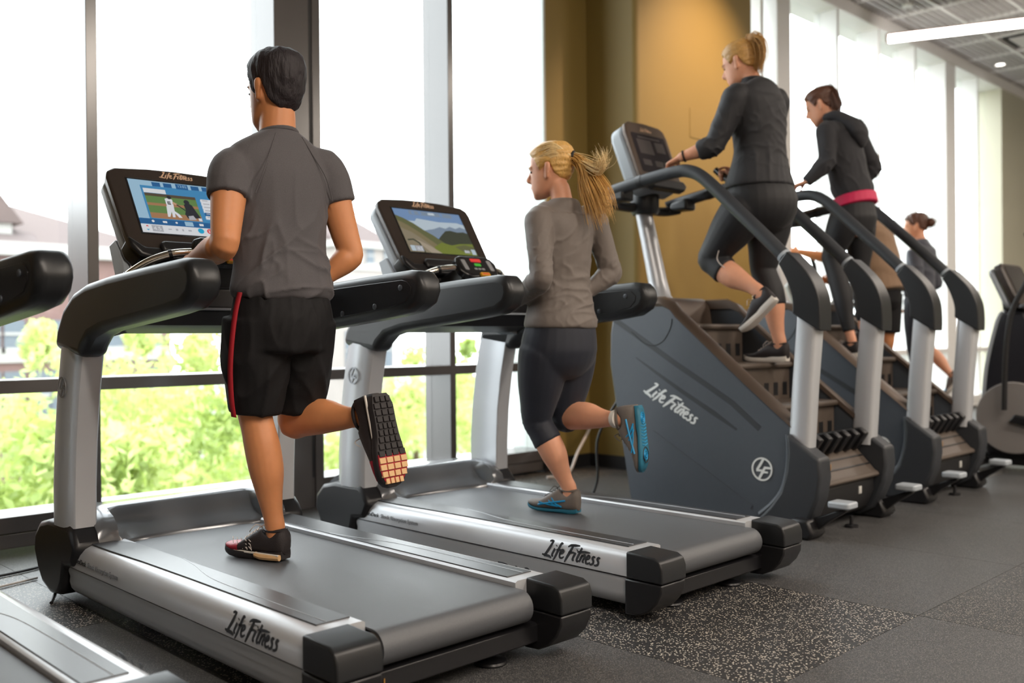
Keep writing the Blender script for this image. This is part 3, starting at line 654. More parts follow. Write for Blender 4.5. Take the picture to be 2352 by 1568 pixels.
    for (x, y, w, h) in ((-.06,.06,.14,.10),(.09,.07,.09,.07),(-.09,-.05,.08,.04),(.03,-.05,.08,.04),(.11,-.05,.05,.04),(0,.125,.22,.012)):
        B(S(rrect(w,h,.004,2,x,y), .0135, .0139), 'screen_tile', 'screen_tile', con)
    wordmark('wordmark', 'logo_pale', con, M @ Vector((-.06,.170,.0128)) - Vector(O), (1,0,0), ez, .12)
    B(S([(-.19,-.205),(-.17,-.17),(.17,-.17),(.19,-.205),(.15,-.24),(-.15,-.24)], .0, .05), 'reading_ledge', 'black_plastic', con, bevel=0.01)
    # steps
    for k, (y, z) in enumerate(((3.147,1.072),(2.835,.850),(2.560,.640))):
        st = B(MB().prism([(y,z-.030),(y-.006,z-.015),(y,z-.002),(y+.012,z),(y+.30,z),(y+.30,z-.032)], -.305, .305), 'step', 'step_brown', bevel=0.004)
        rs = B(MB().box((-.302,y+.022,z-.225),(.302,y+.034,z-.03)), 'riser', 'step_brown', st)
        for q in range(6):
            B(MB().box((-.275+.1*q,y+.0215,z-.19),(-.225+.1*q,y+.0225,z-.115)), 'slot', 'base_black', st, smooth=False)
    for q in range(6):
        x = -.25+.1*q
        B(MB().prism([(2.36,.47),(2.40,.50),(2.46,.49),(2.52,.43),(2.50,.36),(2.42,.38)], x-.02, x+.02), 'step_link', 'black_plastic', bevel=0.008)
    B(MB().prism([(2.52,.455),(2.345,.272),(2.325,.262),(2.318,.248),(2.328,.236),(2.36,.235),(2.55,.42)], -.298, .298), 'apron', 'step_brown', bevel=0.004)
    for q in range(4): 
        t = (q+.6)/4.4; B(MB().prism([(2.52-.175*t,.456-.183*t),(2.517-.175*t,.4585-.183*t),(2.512-.175*t,.452-.183*t),(2.52-.175*t,.44-.183*t)], -.297, .297), 'apron_groove', 'base_black')
    B(MB().prism([(2.54,.40),(2.345,.235),(2.345,.16),(2.39,.06),(2.44,.04),(2.70,.04),(2.70,.39)], -.30, .30), 'underbody', 'base_black', bevel=0.02)
    B(MB().prism(rrect(.006,.04,.002,2,2.343,.18), .10, .13), 'label_plate', 'sticker')
    for x, y in ((-.0,2.335),(.0,3.40)):
        B(MB().lathe([(.001,0),(.034,0),(.034,.012),(.010,.016),(.010,.06),(.001,.06)], (x,y,0), 16), 'levelling_foot', 'black_plastic')
    return root
mat('dark_screen', rgb(58,54,58), 0.16, 0.0, var=0.03); mat('screen_tile', rgb(84,78,78), 0.3, 0.0, var=0.05)
sm = make_climber(); sm.location = (SX[0], 2.9, 0)
tag(sm, 'dark stair climbing machine with white brush lettering, beside the grey treadmill runner', 'stair climber', 'stair climbers')
sm2 = copy_tree(sm); sm2.location = (SX[1], 2.9, 0); tag(sm2, 'farther stair climbing machine under the woman in the hooded jacket')
# ---------------------------------------------------------------- elliptical trainers
mat('disc_grey', rgb(150,146,144), 0.4, 0.2, var=0.04); mat('dark_tower', rgb(38,38,44), 0.3, var=0.06)
def make_elliptical():
    O = (0,0,0); root = empty('elliptical_trainer', O)
    B = lambda mb, name, m, par=root, **k: mb.build(name, m, par, O, **k)
    # local: user faces +y, tower foot at the origin
    B(MB().prism([(.30,.03),(.30,.12),(-.20,.14),(-1.15,.10),(-1.15,.03)], -.07, .07), 'base_beam', 'black_plastic', bevel=.012)
    for y in (.26,-1.10): 
        B(MB().prism(rrect(.56,.10,.03,4,0,y), .025, .075, 'z'), 'cross_foot', 'black_plastic', bevel=.01)
        for sx in (-1,1): B(MB().ball((sx*.27,y,.035), (.05,.055,.035)), 'foot_pad', 'black_plastic')
    tw = B(MB().prism([(.22,.10),(.26,.40),(.22,.75),(.14,1.10),(.10,1.18),(-.06,1.18),(-.10,1.10),(-.16,.75),(-.20,.40),(-.22,.10)], -.14, .14), 'tower', 'dark_tower', bevel=.04, bseg=4)
    for sx in (-1,1):
        P = catmull([(sx*.145,.235,.40),(sx*.145,.205,.75),(sx*.145,.13,1.08),(sx*.14,.09,1.16)], 5); B(MB().tube(P, .014, 8), 'edge_trim', 'pale_plastic', tw)
        B(MB().lathe([(.001,-.01),(.150,-.01),(.150,.012),(.001,.012)], (sx*.20,0,.39), 32, 'x'), 'disc_cover', 'black_plastic')
        B(MB().lathe([(.150,-.012),(.255,-.012),(.262,.0),(.255,.012),(.150,.012),(.145,0)], (sx*.20,0,.39), 40, 'x'), 'drive_disc', 'disc_grey')
        B(MB().prism([(-.02,.42),(.02,.36),(-.30,.30),(-.34,.33),(-.30,.37)], sx*.22, sx*.26), 'crank_arm', 'black_plastic', bevel=.012)
        y0 = -.55 if sx < 0 else -.35; z0 = .34 if sx < 0 else .22
        B(MB().prism([(-.30,.31),(-.30,.36),(y0,z0+.05),(y0-.30,z0+.03),(y0-.30,z0-.01),(y0,z0)], sx*.22, sx*.28), 'pedal_arm', 'disc_grey', bevel=.01)
        B(MB().prism(rrect(.15,.38,.04,4,sx*.19,y0-.02), z0+.04, z0+.075, 'z'), 'pedal', 'black_plastic', bevel=.01)
        H = catmull([(sx*.27,.04,.45),(sx*.29,.02,.85),(sx*.29,-.02,1.15),(sx*.27,-.12,1.38),(sx*.24,-.15,1.55),(sx*.22,-.10,1.72)], 6); B(MB().tube(H, .019, 10), 'moving_handle', 'cable_black')
    for sx in (-1,1):
        H = catmull([(sx*.05,.02,1.17),(sx*.16,-.10,1.20),(sx*.22,-.22,1.23),(sx*.21,-.30,1.30)], 6); B(MB().tube(H, .016, 8), 'fixed_handle', 'chrome')
    ez = Vector((0,.40,.9)).normalized(); M = frame_matrix((0,.02,1.36), (1,0,0), ez)
    con = B(MB().prism(rrect(.46,.34,.05,5), -.05, .01, 'z', M), 'console', 'bezel_brown', bevel=.012)
    B(MB().prism(rrect(.34,.22,.01,3,0,.03), .010, .013, 'z', M), 'screen', 'dark_screen', con)
    B(MB().prism(rrect(.44,.32,.05,5), -.10, -.05, 'z', M), 'console_back', 'pale_plastic', con, bevel=.02)
    B(MB().prism([(-.06,1.16),(.10,1.16),(.12,1.30),(.02,1.34)], -.10, .10), 'console_neck', 'black_plastic', bevel=.01)
    tr = B(MB().prism(rrect(.40,.16,.03,3,0,-.10), 1.185, 1.215, 'z'), 'accessory_tray', 'shroud_grey', bevel=.006)
    for x, m in ((-.1,'red_key'),(.05,'yellow_tab'),(.14,'red_key')): B(MB().lathe([(.001,1.215),(.014,1.215),(.014,1.235),(.001,1.235)], (x,-.12,0), 12), 'tray_button', m, tr)
    return root
el = make_elliptical(); el.location = (7.66, 2.42, 0)
tag(el, 'black elliptical trainer with a grey drive disc at the right edge of the picture', 'elliptical', 'elliptical trainers')
e2 = copy_tree(el); e2.location = (8.05, 4.30, 0); tag(e2, 'elliptical trainer behind the stair machines, used by the person in tan')
e3 = copy_tree(el); e3.location = (8.80, 4.10, 0); tag(e3, 'elliptical trainer behind the stair machines, used by the woman with the hair bun')
# ---------------------------------------------------------------- figure tools
def V(*a): return Vector(a)
def limb(mb, st, seg=18, sub=4, ex=1.0, caps=0.5):
    """swept body: st = [(centre, ra, rb, lateral)], smooth between stations, rounded ends"""
    C = catmull([s[0] for s in st], sub)
    A = catmull([(s[1], s[2], 0) for s in st], sub)
    Lt = catmull([s[3] for s in st], sub)
    n = len(C); rings = []
    for i in range(n):
        t = C[min(i+1, n-1)]-C[max(i-1, 0)]; t.normalize()
        a = Lt[i]-t*Lt[i].dot(t); a.normalize(); b = t.cross(a)
        rings.append((C[i], a, b, A[i].x, A[i].y, t))
    out = []
    def mk(c, a, b, ra, rb):
        r = []
        for k in range(seg):
            th = 2*math.pi*k/seg; cs, sn = math.cos(th), math.sin(th)
            r.append(c + a*(ra*math.copysign(abs(cs)**ex, cs)) + b*(rb*math.copysign(abs(sn)**ex, sn)))
        return r
    if caps:
        c, a, b, ra, rb, t = rings[0]; m = min(ra, rb)*caps
        out += [mk(c-t*m, a, b, ra*.35, rb*.35), mk(c-t*m*.75, a, b, ra*.72, rb*.72)]
    for (c, a, b, ra, rb, t) in rings: out.append(mk(c, a, b, ra, rb))
    if caps:
        c, a, b, ra, rb, t = rings[-1]; m = min(ra, rb)*caps
        out += [mk(c+t*m*.75, a, b, ra*.72, rb*.72), mk(c+t*m, a, b, ra*.35, rb*.35)]
    mb.loft(out); return mb
def fuse(mb, voxel, smooth=4, factor=0.5):
    """one continuous surface out of overlapping closed shapes"""
    me = bpy.data.meshes.new('tmp'); me.from_pydata([tuple(v) for v in mb.v], [], mb.f)
    bm = bmesh.new(); bm.from_mesh(me); bmesh.ops.recalc_face_normals(bm, faces=bm.faces); bm.to_mesh(me); bm.free()
    ob = bpy.data.objects.new('tmp', me); COL.objects.link(ob)
    m = ob.modifiers.new('r', 'REMESH'); m.mode = 'VOXEL'; m.voxel_size = voxel; m.adaptivity = 0.0
    if smooth:
        s = ob.modifiers.new('s', 'SMOOTH'); s.factor = factor; s.iterations = smooth
    dg = bpy.context.evaluated_depsgraph_get(); dg.update()
    res = bpy.data.meshes.new_from_object(ob.evaluated_get(dg)); bpy.data.objects.remove(ob); bpy.data.meshes.remove(me)
    return res
def finish(me, name, m, parent, off, folds=None, keep=None):
    n = len(me.vertices); co = np.empty(n*3); me.vertices.foreach_get('co', co); co = co.reshape(n, 3)
    if folds is not None:
        no = np.empty(n*3); me.vertices.foreach_get('normal', no); no = no.reshape(n, 3)
        co = co + no*folds(co, no)[:, None]
    co = co - np.array(off)
    me.vertices.foreach_set('co', co.ravel())
    ml = m if isinstance(m, (list, tuple)) else [m]
    me.materials.clear()
    for q in ml: me.materials.append(MATS[q])
    me.shade_smooth(); me.update(); me.name = name
    o = bpy.data.objects.new(name, me); COL.objects.link(o); o.parent = parent; return o
def fold_fn(items):
    """cloth creases: each item (point, direction, length, width, depth) is a soft ridge; plus fine noise"""
    def f(co, no):
        d = np.zeros(len(co))
        for p, dr, ln, w, dep in items:
            p = np.array(p); dr = np.array(dr, float); dr /= np.linalg.norm(dr); q = co-p
            t = q@dr; r = q - t[:, None]*dr
            # distance to the crease measured on the surface side
            dist = np.sqrt((r**2).sum(1))
            d += dep*np.exp(-(t/ln)**2*2)*np.exp(-(dist/w)**2)
        return d
    return f
def wave_fn(dirv, freq, amp, seed=0.0, lo=None, hi=None, axis=2, jitter=2.0):
    """irregular parallel creases across direction dirv"""
    dv = np.array(dirv, float); dv /= np.linalg.norm(dv)
    def f(co, no):
        out = np.zeros(len(co))
        for i, c in enumerate(co):
            w = 1.0
            if lo is not None:
                z = c[axis]
                if z < lo[0] or z > hi[1]: continue
                w = min(1, max(0, (z-lo[0])/(lo[1]-lo[0]+1e-6)))*min(1, max(0, (hi[1]-z)/(hi[1]-hi[0]+1e-6)))
            v = noise.noise(Vector((c[0]*3+seed, c[1]*3, c[2]*3)))
            s = float(c@dv)*freq + v*jitter
            a = noise.noise(Vector((c[0]*5+seed*2, c[1]*5+9, c[2]*5)))
            out[i] = amp*w*(max(0, math.sin(s))**2)*(0.55+a)
        return out
    return f
def crease_fn(items):
    """cloth creases: ridged noise, long along one direction. item = (centre, radius, along, freq, stretch, height, sharpness)"""
    def f(co, no):
        out = np.zeros(len(co))
        for it, (c, rad, al, fr, st, amp, pw) in enumerate(items):
            c = np.array(c); al = np.array(al, float); al /= np.linalg.norm(al)
            q = co-c; d2 = (q**2).sum(1)/(rad*rad); idx = np.nonzero(d2 < 1.0)[0]
            w = (1-d2[idx])**1.5 if len(idx) else []
            t = np.array([0,0,1.0]) if abs(al[2]) < .8 else np.array([1.0,0,0])
            e1 = np.cross(al, t); e1 /= np.linalg.norm(e1); e2 = np.cross(al, e1)
            Q = q[idx]; a = Q@al*fr/st; b = Q@e1*fr; g = Q@e2*fr
            for k, i in enumerate(idx):
                n = noise.noise(Vector((a[k]+it*7.3, b[k]+it*3.1, g[k])))
                out[i] += amp*w[k]*(max(0.0, 1-abs(n)*2.2)**pw)
        return out
    return f
def add_fn(*fs): return lambda co, no: sum(f(co, no) for f in fs)
def shoe_frame(heel, toe, sole_n):
    f = (toe-heel); L = f.length; f.normalize(); u = -(sole_n-f*sole_n.dot(f)).normalized(); return f, u, L/.29
def ankle_of(heel, toe, sole_n, up=.118):
    f, u, k = shoe_frame(heel, toe, sole_n); return heel + f*(.052*k) + u*(up*k)
def leg_st(hip, knee, ankle, lat, s=1.0, back=None, low=0.06, thick=1.0, inn=None):
    """thigh, knee, calf with the calf muscle behind"""
    st = []
    for t, r in ((-.12,.075),(0.0,.096),(.25,.095),(.5,.086),(.75,.070),(.9,.061)):
        st.append((hip.lerp(knee, t), r*s*thick, r*s*1.04*thick, lat))
    for t, r, o in ((0.0,.057,.004),(.12,.056,.008),(.30,.060,.014),(.50,.057,.013),(.70,.044,.004),(.88,.034,0.0),(1.0,.033,0.0)):
        c = knee.lerp(ankle, t) + (back*o*s if back else V(0,0,0)); st.append((c, r*s*.98, r*s*1.05, lat))
    d = (ankle-knee).normalized(); st.append((inn if inn is not None else ankle+d*low*.6, .027*s, .030*s, lat))
    return st
def arm_st(sh, el, wr, lat, s=1.0):
    st = []
    for t, r in ((0.0,.056),(.2,.055),(.5,.048),(.8,.042)): st.append((sh.lerp(el, t), r*s, r*s*1.03, lat))
    for t, r in ((0.0,.041),(.22,.044),(.45,.040),(.75,.031),(1.0,.025)): st.append((el.lerp(wr, t), r*s, r*s*.92, lat))
    return st
def hand(mb, wrist, d, palm, s=1.0, curl=40, thumb_side=1, spread=0.0, tips=None):
    """palm and five bent fingers; d along the hand, palm = direction the palm faces"""
    d = d.normalized(); p = (palm-d*palm.dot(d)).normalized(); w = d.cross(p)*thumb_side      # w points to the thumb side
    limb(mb, [(wrist-d*.015, .024*s, .018*s, w), (wrist+d*.02*s, .030*s, .017*s, w), (wrist+d*.055*s, .040*s, .016*s, w), (wrist+d*.085*s, .041*s, .014*s, w)], 14, 3)
    for i, (off, ln, r) in enumerate(((.030,.074,.0092),(.010,.082,.0094),(-.011,.076,.0090),(-.030,.060,.0082))):
        base = wrist + d*(.080*s) + w*(off*s); pts = [base-d*.02]; ang = 0; q = base; pts.append(q)
        for k, part in enumerate((.45,.32,.25)):
            ang += math.radians(curl*(0.8 if k == 0 else 1.0))
            v = d*math.cos(ang) + p*math.sin(ang) + w*(spread*(1.5-i)*.3); q = q + v.normalized()*ln*part*s; pts.append(q)
        limb(mb, [(a, r*s*(1-.07*k), r*s*(1-.07*k), w) for k, a in enumerate(pts)], 8, 3)
    b = wrist + d*.025*s + w*.026*s; a1 = b + (w*.6+d*.65+p*.35).normalized()*.042*s
    a2 = a1 + (d*.75+p*.6+w*.05).normalized()*.032*s; a3 = a2 + (d*.6+p*.8-w*.25).normalized()*.024*s
    limb(mb, [(b-w*.01, .013*s, .013*s, p), (b.lerp(a1,.5), .0125*s, .0125*s, p), (a1, .0108*s, .0108*s, p), (a2, .0098*s, .0098*s, p), (a3, .0085*s, .0085*s, p)], 8, 3)
HEAD = [(-.118,.062,.018,.016),(-.108,.052,.036,.032),(-.092,.040,.050,.052),(-.065,.022,.0590,.074),(-.035,.008,.0655,.088),(0,.000,.0705,.0945),(.035,-.005,.0745,.098),(.065,-.008,.0725,.0955),(.088,-.010,.0625,.083),(.105,-.012,.044,.060),(.114,-.012,.022,.030)]
def head_matrix(c, fwd, up=V(0,0,1)):
    f = fwd.normalized(); u = (up-f*up.dot(f)).normalized(); r = f.cross(u)
    return Matrix(((r.x,f.x,u.x,c.x),(r.y,f.y,u.y,c.y),(r.z,f.z,u.z,c.z),(0,0,0,1)))
def head_shape(mb, M, s=1.0, ears=True, nose=1.0):
    rings = []
    C = catmull([(h[0], h[1], 0) for h in HEAD], 3); R_ = catmull([(h[2], h[3], 0) for h in HEAD], 3)
    for c, r in zip(C, R_):
        rings.append([M @ (V(r.x*math.cos(2*math.pi*k/24), c.y+r.y*math.sin(2*math.pi*k/24), c.x)*s) for k in range(24)])
    mb.loft(rings)
    Q = lambda x, y, z: M @ (V(x, y, z)*s)
    ax = (M.to_3x3() @ V(1,0,0))
    # nose, brow, lips, chin, cheeks
    limb(mb, [(Q(0,.086,.022), .009*s, .008*s, ax), (Q(0,.100*1,-.004), .009*s, .009*s, ax), (Q(0,.112*1+.004*(nose-1),-.026), .0135*s, .012*s, ax), (Q(0,.098,-.036), .014*s, .008*s, ax)], 10, 3)
    limb(mb, [(Q(-.045,.074,.022), .008*s, .008*s, ax), (Q(-.02,.090,.024), .008*s, .008*s, ax), (Q(.02,.090,.024), .008*s, .008*s, ax), (Q(.045,.074,.022), .008*s, .008*s, ax)], 8, 2)
    limb(mb, [(Q(-.020,.086,-.062), .006*s, .007*s, V(0,0,1)), (Q(0,.096,-.060), .008*s, .008*s, V(0,0,1)), (Q(.020,.086,-.062), .006*s, .007*s, V(0,0,1))], 8, 3)
    limb(mb, [(Q(-.016,.082,-.074), .006*s, .007*s, V(0,0,1)), (Q(0,.092,-.074), .008*s, .008*s, V(0,0,1)), (Q(.016,.082,-.074), .006*s, .007*s, V(0,0,1))], 8, 3)
    mb.ball(Q(0,.074,-.102), (.020*s,)*3, 10, 6)
    if ears:
        for sx in (-1, 1):
            f = M.to_3x3() @ V(0,1,0)
            limb(mb, [(Q(sx*.074,-.002,-.040), .007*s, .008*s, f), (Q(sx*.080,-.008,-.022), .011*s, .006*s, f), (Q(sx*.084,-.012,.004), .016*s, .006*s, f), (Q(sx*.083,-.012,.024), .013*s, .006*s, f)], 10, 3)
def smoothstep(a, b, x):
    t = np.clip((x-a)/(b-a), 0, 1); return t*t*(3-2*t)
def hair_cap(M, s, line, thick, m, name, parent, off, top=0.0, rough=0.004, seed=0.0, bulge=None, streak=(60,60,8)):
    """hair grown off the skull: the scalp surface lifted by its length, fading out at the hairline"""
    mb = MB(); head_shape(mb, M, s, ears=False); me = fuse(mb, 0.0045, 2)
    n = len(me.vertices); co = np.empty(n*3); me.vertices.foreach_get('co', co); co = co.reshape(n, 3)
    no = np.empty(n*3); me.vertices.foreach_get('normal', no); no = no.reshape(n, 3)
    Mi = np.array(M.inverted()); lc = (np.c_[co, np.ones(n)] @ Mi.T)[:, :3]/s
    ly = np.array([p[0] for p in line]); lz = np.array([p[1] for p in line]); o = np.argsort(ly)
    zl = np.interp(lc[:, 1], ly[o], lz[o])
    mask = smoothstep(0.0, 0.022, lc[:, 2]-zl)
    nz = np.array([noise.noise(Vector((c[0]*streak[0]+seed, c[1]*streak[1], c[2]*streak[2]))) for c in lc])
    th = thick + top*smoothstep(0.05, 0.11, lc[:, 2])
    if bulge is not None: th = th + bulge(lc)
    co2 = co + no*((mask*(th + nz*rough))[:, None]) - no*(0.004*(1-mask))[:, None]
    me.vertices.foreach_set('co', co2.ravel())
    bm = bmesh.new(); bm.from_mesh(me); bm.verts.ensure_lookup_table()
    bmesh.ops.delete(bm, geom=[v for v in bm.verts if mask[v.index] < 0.02], context='VERTS')
    bm.to_mesh(me); bm.free()
    return finish(me, name, m, parent, off)
def strands(guides, count, spread, r, m, name, parent, off, seed=1, taper=0.25, frizz=0.0, tip=1.0):
    """bundle of hair strands: blends of guide curves with a spread that opens towards the tips"""
    rnd = random.Random(seed); mb = MB()
    G = [catmull(g, 6) for g in guides]; n = len(G[0])
    for k in range(count):
        i = rnd.randrange(len(G)); j = (i+1) % len(G); u = rnd.random()
        if len(G) > 1 and rnd.random() < 0.25: j = i
        o = V(rnd.gauss(0,1), rnd.gauss(0,1), rnd.gauss(0,1)); o2 = V(rnd.gauss(0,1), rnd.gauss(0,1), rnd.gauss(0,1))
        cut = int(n*(1-0.35*rnd.random()*tip)); pts = []; rad = []
        for a in range(max(4, cut)):
            t = a/(n-1); sp = spread[0]+(spread[1]-spread[0])*t
            pts.append(G[i][a].lerp(G[j][a], u) + o*sp + o2*frizz*t*t)
            rad.append(r*(1-(1-taper)*(a/max(1, cut-1))**2))
        mb.tube(pts, rad, 4)
    return mb.build(name, m, parent, off, recalc=False, angle=180)
def shoe(name, heel, toe, sole_n, s, mats, parent, off, tread=None, stripes=None, laces='lace_white', width=1.0, sole_h=.028, flat_toe=False):
    """running shoe: upper (the part), with sole, laces, stripes and tread as its pieces. sole_n points out of the sole"""
    f = (toe-heel); L = f.length; f.normalize(); u = -(sole_n-f*sole_n.dot(f)).normalized(); r = f.cross(u)
    M = Matrix(((r.x,f.x,u.x,heel.x),(r.y,f.y,u.y,heel.y),(r.z,f.z,u.z,heel.z),(0,0,0,1))); k = L/.29; w = width*k
    T = lambda x, y, z: M @ V(x*w, y*k, z*k)
    outl = [(0,.024),(.012,.030),(.04,.036),(.09,.036),(.13,.038),(.17,.044),(.21,.048),(.245,.045),(.27,.036),(.284,.022),(.290,.006)]
    # sole
    def rise(y): return .018*max(0,(y-.20)/.09)**2 + .006*max(0,(.03-y)/.03)**2
    mb = MB(); rings = []
    for y, hw in outl:
        z0 = rise(y); hh = sole_h*(1.15 if y < .12 else .9) 
        rings.append([T(-hw*.92,y,z0), T(hw*.92,y,z0), T(hw*1.04,y,z0+hh*.45), T(hw,y,z0+hh), T(-hw,y,z0+hh), T(-hw*1.04,y,z0+hh*.45)])
    # upper
    ub = MB(); ur = []; UH = 1.18
    for y, hw, h in ((-.004,.018,.074),(.002,.029,.108),(.02,.034,.114),(.05,.036,.100),(.08,.037,.097),(.105,.037,.112),(.125,.038,.106),(.16,.043,.084),(.20,.046,.058),(.235,.044,.047),(.262,.037,.040),(.278,.026,.033),(.288,.010,.026)):
        z0 = rise(max(0,y))+sole_h*.6; ring = []
        for q in range(16):
            a = math.pi*2*q/16; c, sn = math.cos(a), math.sin(a)
            ring.append(T(hw*math.copysign(abs(c)**.75, c), y, z0+(h-z0+rise(max(0,y)))*(.5+.5*math.copysign(abs(sn)**.8, sn))))
        ur.append(ring)
    ub.loft(ur)
    up = ub.build(name, mats[0], parent, off, angle=70)
    if len(mats) > 2:   # toe zone of another colour
        tb = MB(); tr = []
        for ring_i in range(8, 13):
            c = sum(ur[ring_i], V(0,0,0))/16; tr.append([c+(p-c)*1.025 for p in ur[ring_i]])
        tb.loft(tr); tb.build('toe_cap', mats[2], up, (0,0,0) if False else off, angle=70)
    mb.loft(rings); sole = mb.build('sole', mats[1], up, off, angle=60)
    cl = MB(); pts = [T(.030*math.cos(a), .052+.046*math.sin(a), .108+.006*math.sin(a)**2) for a in [2*math.pi*q/18 for q in range(19)]]
    cl.tube(pts, .006*k, 6); cl.build('collar', mats[0], up, off)
    lb = MB()
    for q in range(5):
        y = .122+.016*q; z = .112-.0100*q
        lb.tube([T(-.020,y,z-.008), T(-.008,y+.004,z), T(.008,y+.006,z), T(.020,y+.010,z-.008)], .0024*k, 5)
    lb.tube(catmull([T(0,.118,.116), T(-.022,.125,.126), T(-.036,.135,.112), T(-.03,.15,.098)], 5), .0018*k, 5); lb.tube(catmull([T(0,.118,.116), T(.024,.122,.124), T(.034,.14,.108)], 5), .0018*k, 5)
    lb.build('laces', laces, up, off)
    if stripes:
        for sd in (-1, 1):
            sb = MB()
            for line, ww in stripes:
                P = catmull([T(sd*(x), y, z) for x, y, z in line], 5); sb.tube(P, ww*k, 6)
            sb.build('side_stripe', mats[3] if len(mats) > 3 else mats[1], up, off)
    return up, T, sole
# ---------------------------------------------------------------- people
mat('skin_tan', rgb(212,142,94), 0.5, var=0.06, vscale=40, sss=0.15, bump=0.03, bscale=300)
mat('skin_fair', rgb(226,164,132), 0.5, var=0.06, vscale=40, sss=0.15, bump=0.03, bscale=300)
mat('shirt_grey', rgb(88,85,88), 0.85, var=0.22, vscale=300, bump=0.12, bscale=500, sheen=0.1)
mat('short_black', rgb(23,22,24), 0.75, var=0.12, vscale=80, bump=0.06, bscale=300, spec=0.3)
mat('short_red', rgb(176,28,42), 0.6, var=0.06)
mat('hair_black', rgb(34,27,32), 0.6, var=0.45, vscale=90, stretch=(1,1,.22), bump=0.5, bscale=160)
mat('hair_blonde', rgb(214,168,96), 0.42, var=0.34, vscale=120, stretch=(1,.25,.6), bump=0.4, bscale=200)
mat('hair_blonde_pale', rgb(232,204,150), 0.4, var=0.25, vscale=80)
mat('hair_honey', rgb(196,150,86), 0.42, var=0.35, vscale=120, stretch=(1,.25,.6), bump=0.4, bscale=200)
mat('hair_brown', rgb(92,58,42), 0.42, var=0.4, vscale=110, stretch=(1,.3,.5), bump=0.4, bscale=200)
mat('hair_tie', rgb(20,18,20), 0.6, var=0.05)
mat('top_taupe', rgb(112,103,97), 0.65, var=0.07, vscale=120, bump=0.08, bscale=500, sheen=0.15)
mat('tights_navy', rgb(30,34,46), 0.65, var=0.08, vscale=200, sheen=0.12)
mat('tights_black', rgb(24,24,28), 0.65, var=0.1, vscale=200, sheen=0.08)
mat('jacket_black', rgb(38,38,42), 0.7, var=0.08, vscale=90, bump=0.06, bscale=400, sheen=0.1)
mat('hoodie_grey', rgb(46,46,50), 0.85, var=0.12, vscale=160, bump=0.08, bscale=400, sheen=0.1)
mat('jacket_slate', rgb(72,74,84), 0.7, var=0.1, vscale=90, sheen=0.2)
mat('pink_hem', rgb(206,34,84), 0.6, var=0.05); mat('tan_cloth', rgb(150,122,98), 0.85, var=0.1, vscale=40, sheen=0.2)
mat('piping_pale', rgb(206,196,190), 0.5, var=0.03)
mat('shoe_black', rgb(40,34,36), 0.65, var=0.15, vscale=140, bump=0.2, bscale=260); mat('shoe_red', rgb(170,28,50), 0.5, var=0.15, vscale=120)
mat('shoe_taupe', rgb(112,104,98), 0.6, var=0.08, vscale=90, bump=0.08, bscale=300); mat('shoe_blue', rgb(30,150,206), 0.45, var=0.06); mat('sole_teal', rgb(36,110,136), 0.55, var=0.1, vscale=60)
mat('sole_white', rgb(226,220,212), 0.55, var=0.05); mat('sole_tan', rgb(222,180,130), 0.55, var=0.08, vscale=60); mat('sole_black', rgb(36,32,34), 0.6, var=0.12, vscale=60)
mat('lace_white', rgb(214,206,200), 0.6, var=0.05); mat('lace_grey', rgb(90,88,90), 0.6, var=0.05)
mat('eye_dark', rgb(40,26,22), 0.25, var=0.05); mat('lip_rose', rgb(176,92,86), 0.45, var=0.05)
def eyes(M, s, parent, off, brow='hair_brown'):
    for sx in (-1, 1):
        mb = MB(); mb.ball((0,0,0), (.0115*s,.006*s,.0055*s), 12, 6); mb.v = [tuple(M @ (V(sx*.031,.0815,.002)*s + V(*v))) for v in mb.v]; mb.build('eye', 'eye_dark', parent, off)
        mb = MB(); mb.tube([M @ (V(sx*x,y,z)*s) for x, y, z in ((.016,.095,.020),(.032,.091,.026),(.048,.078,.022))], .0026*s, 6); mb.build('eyebrow', brow, parent, off)
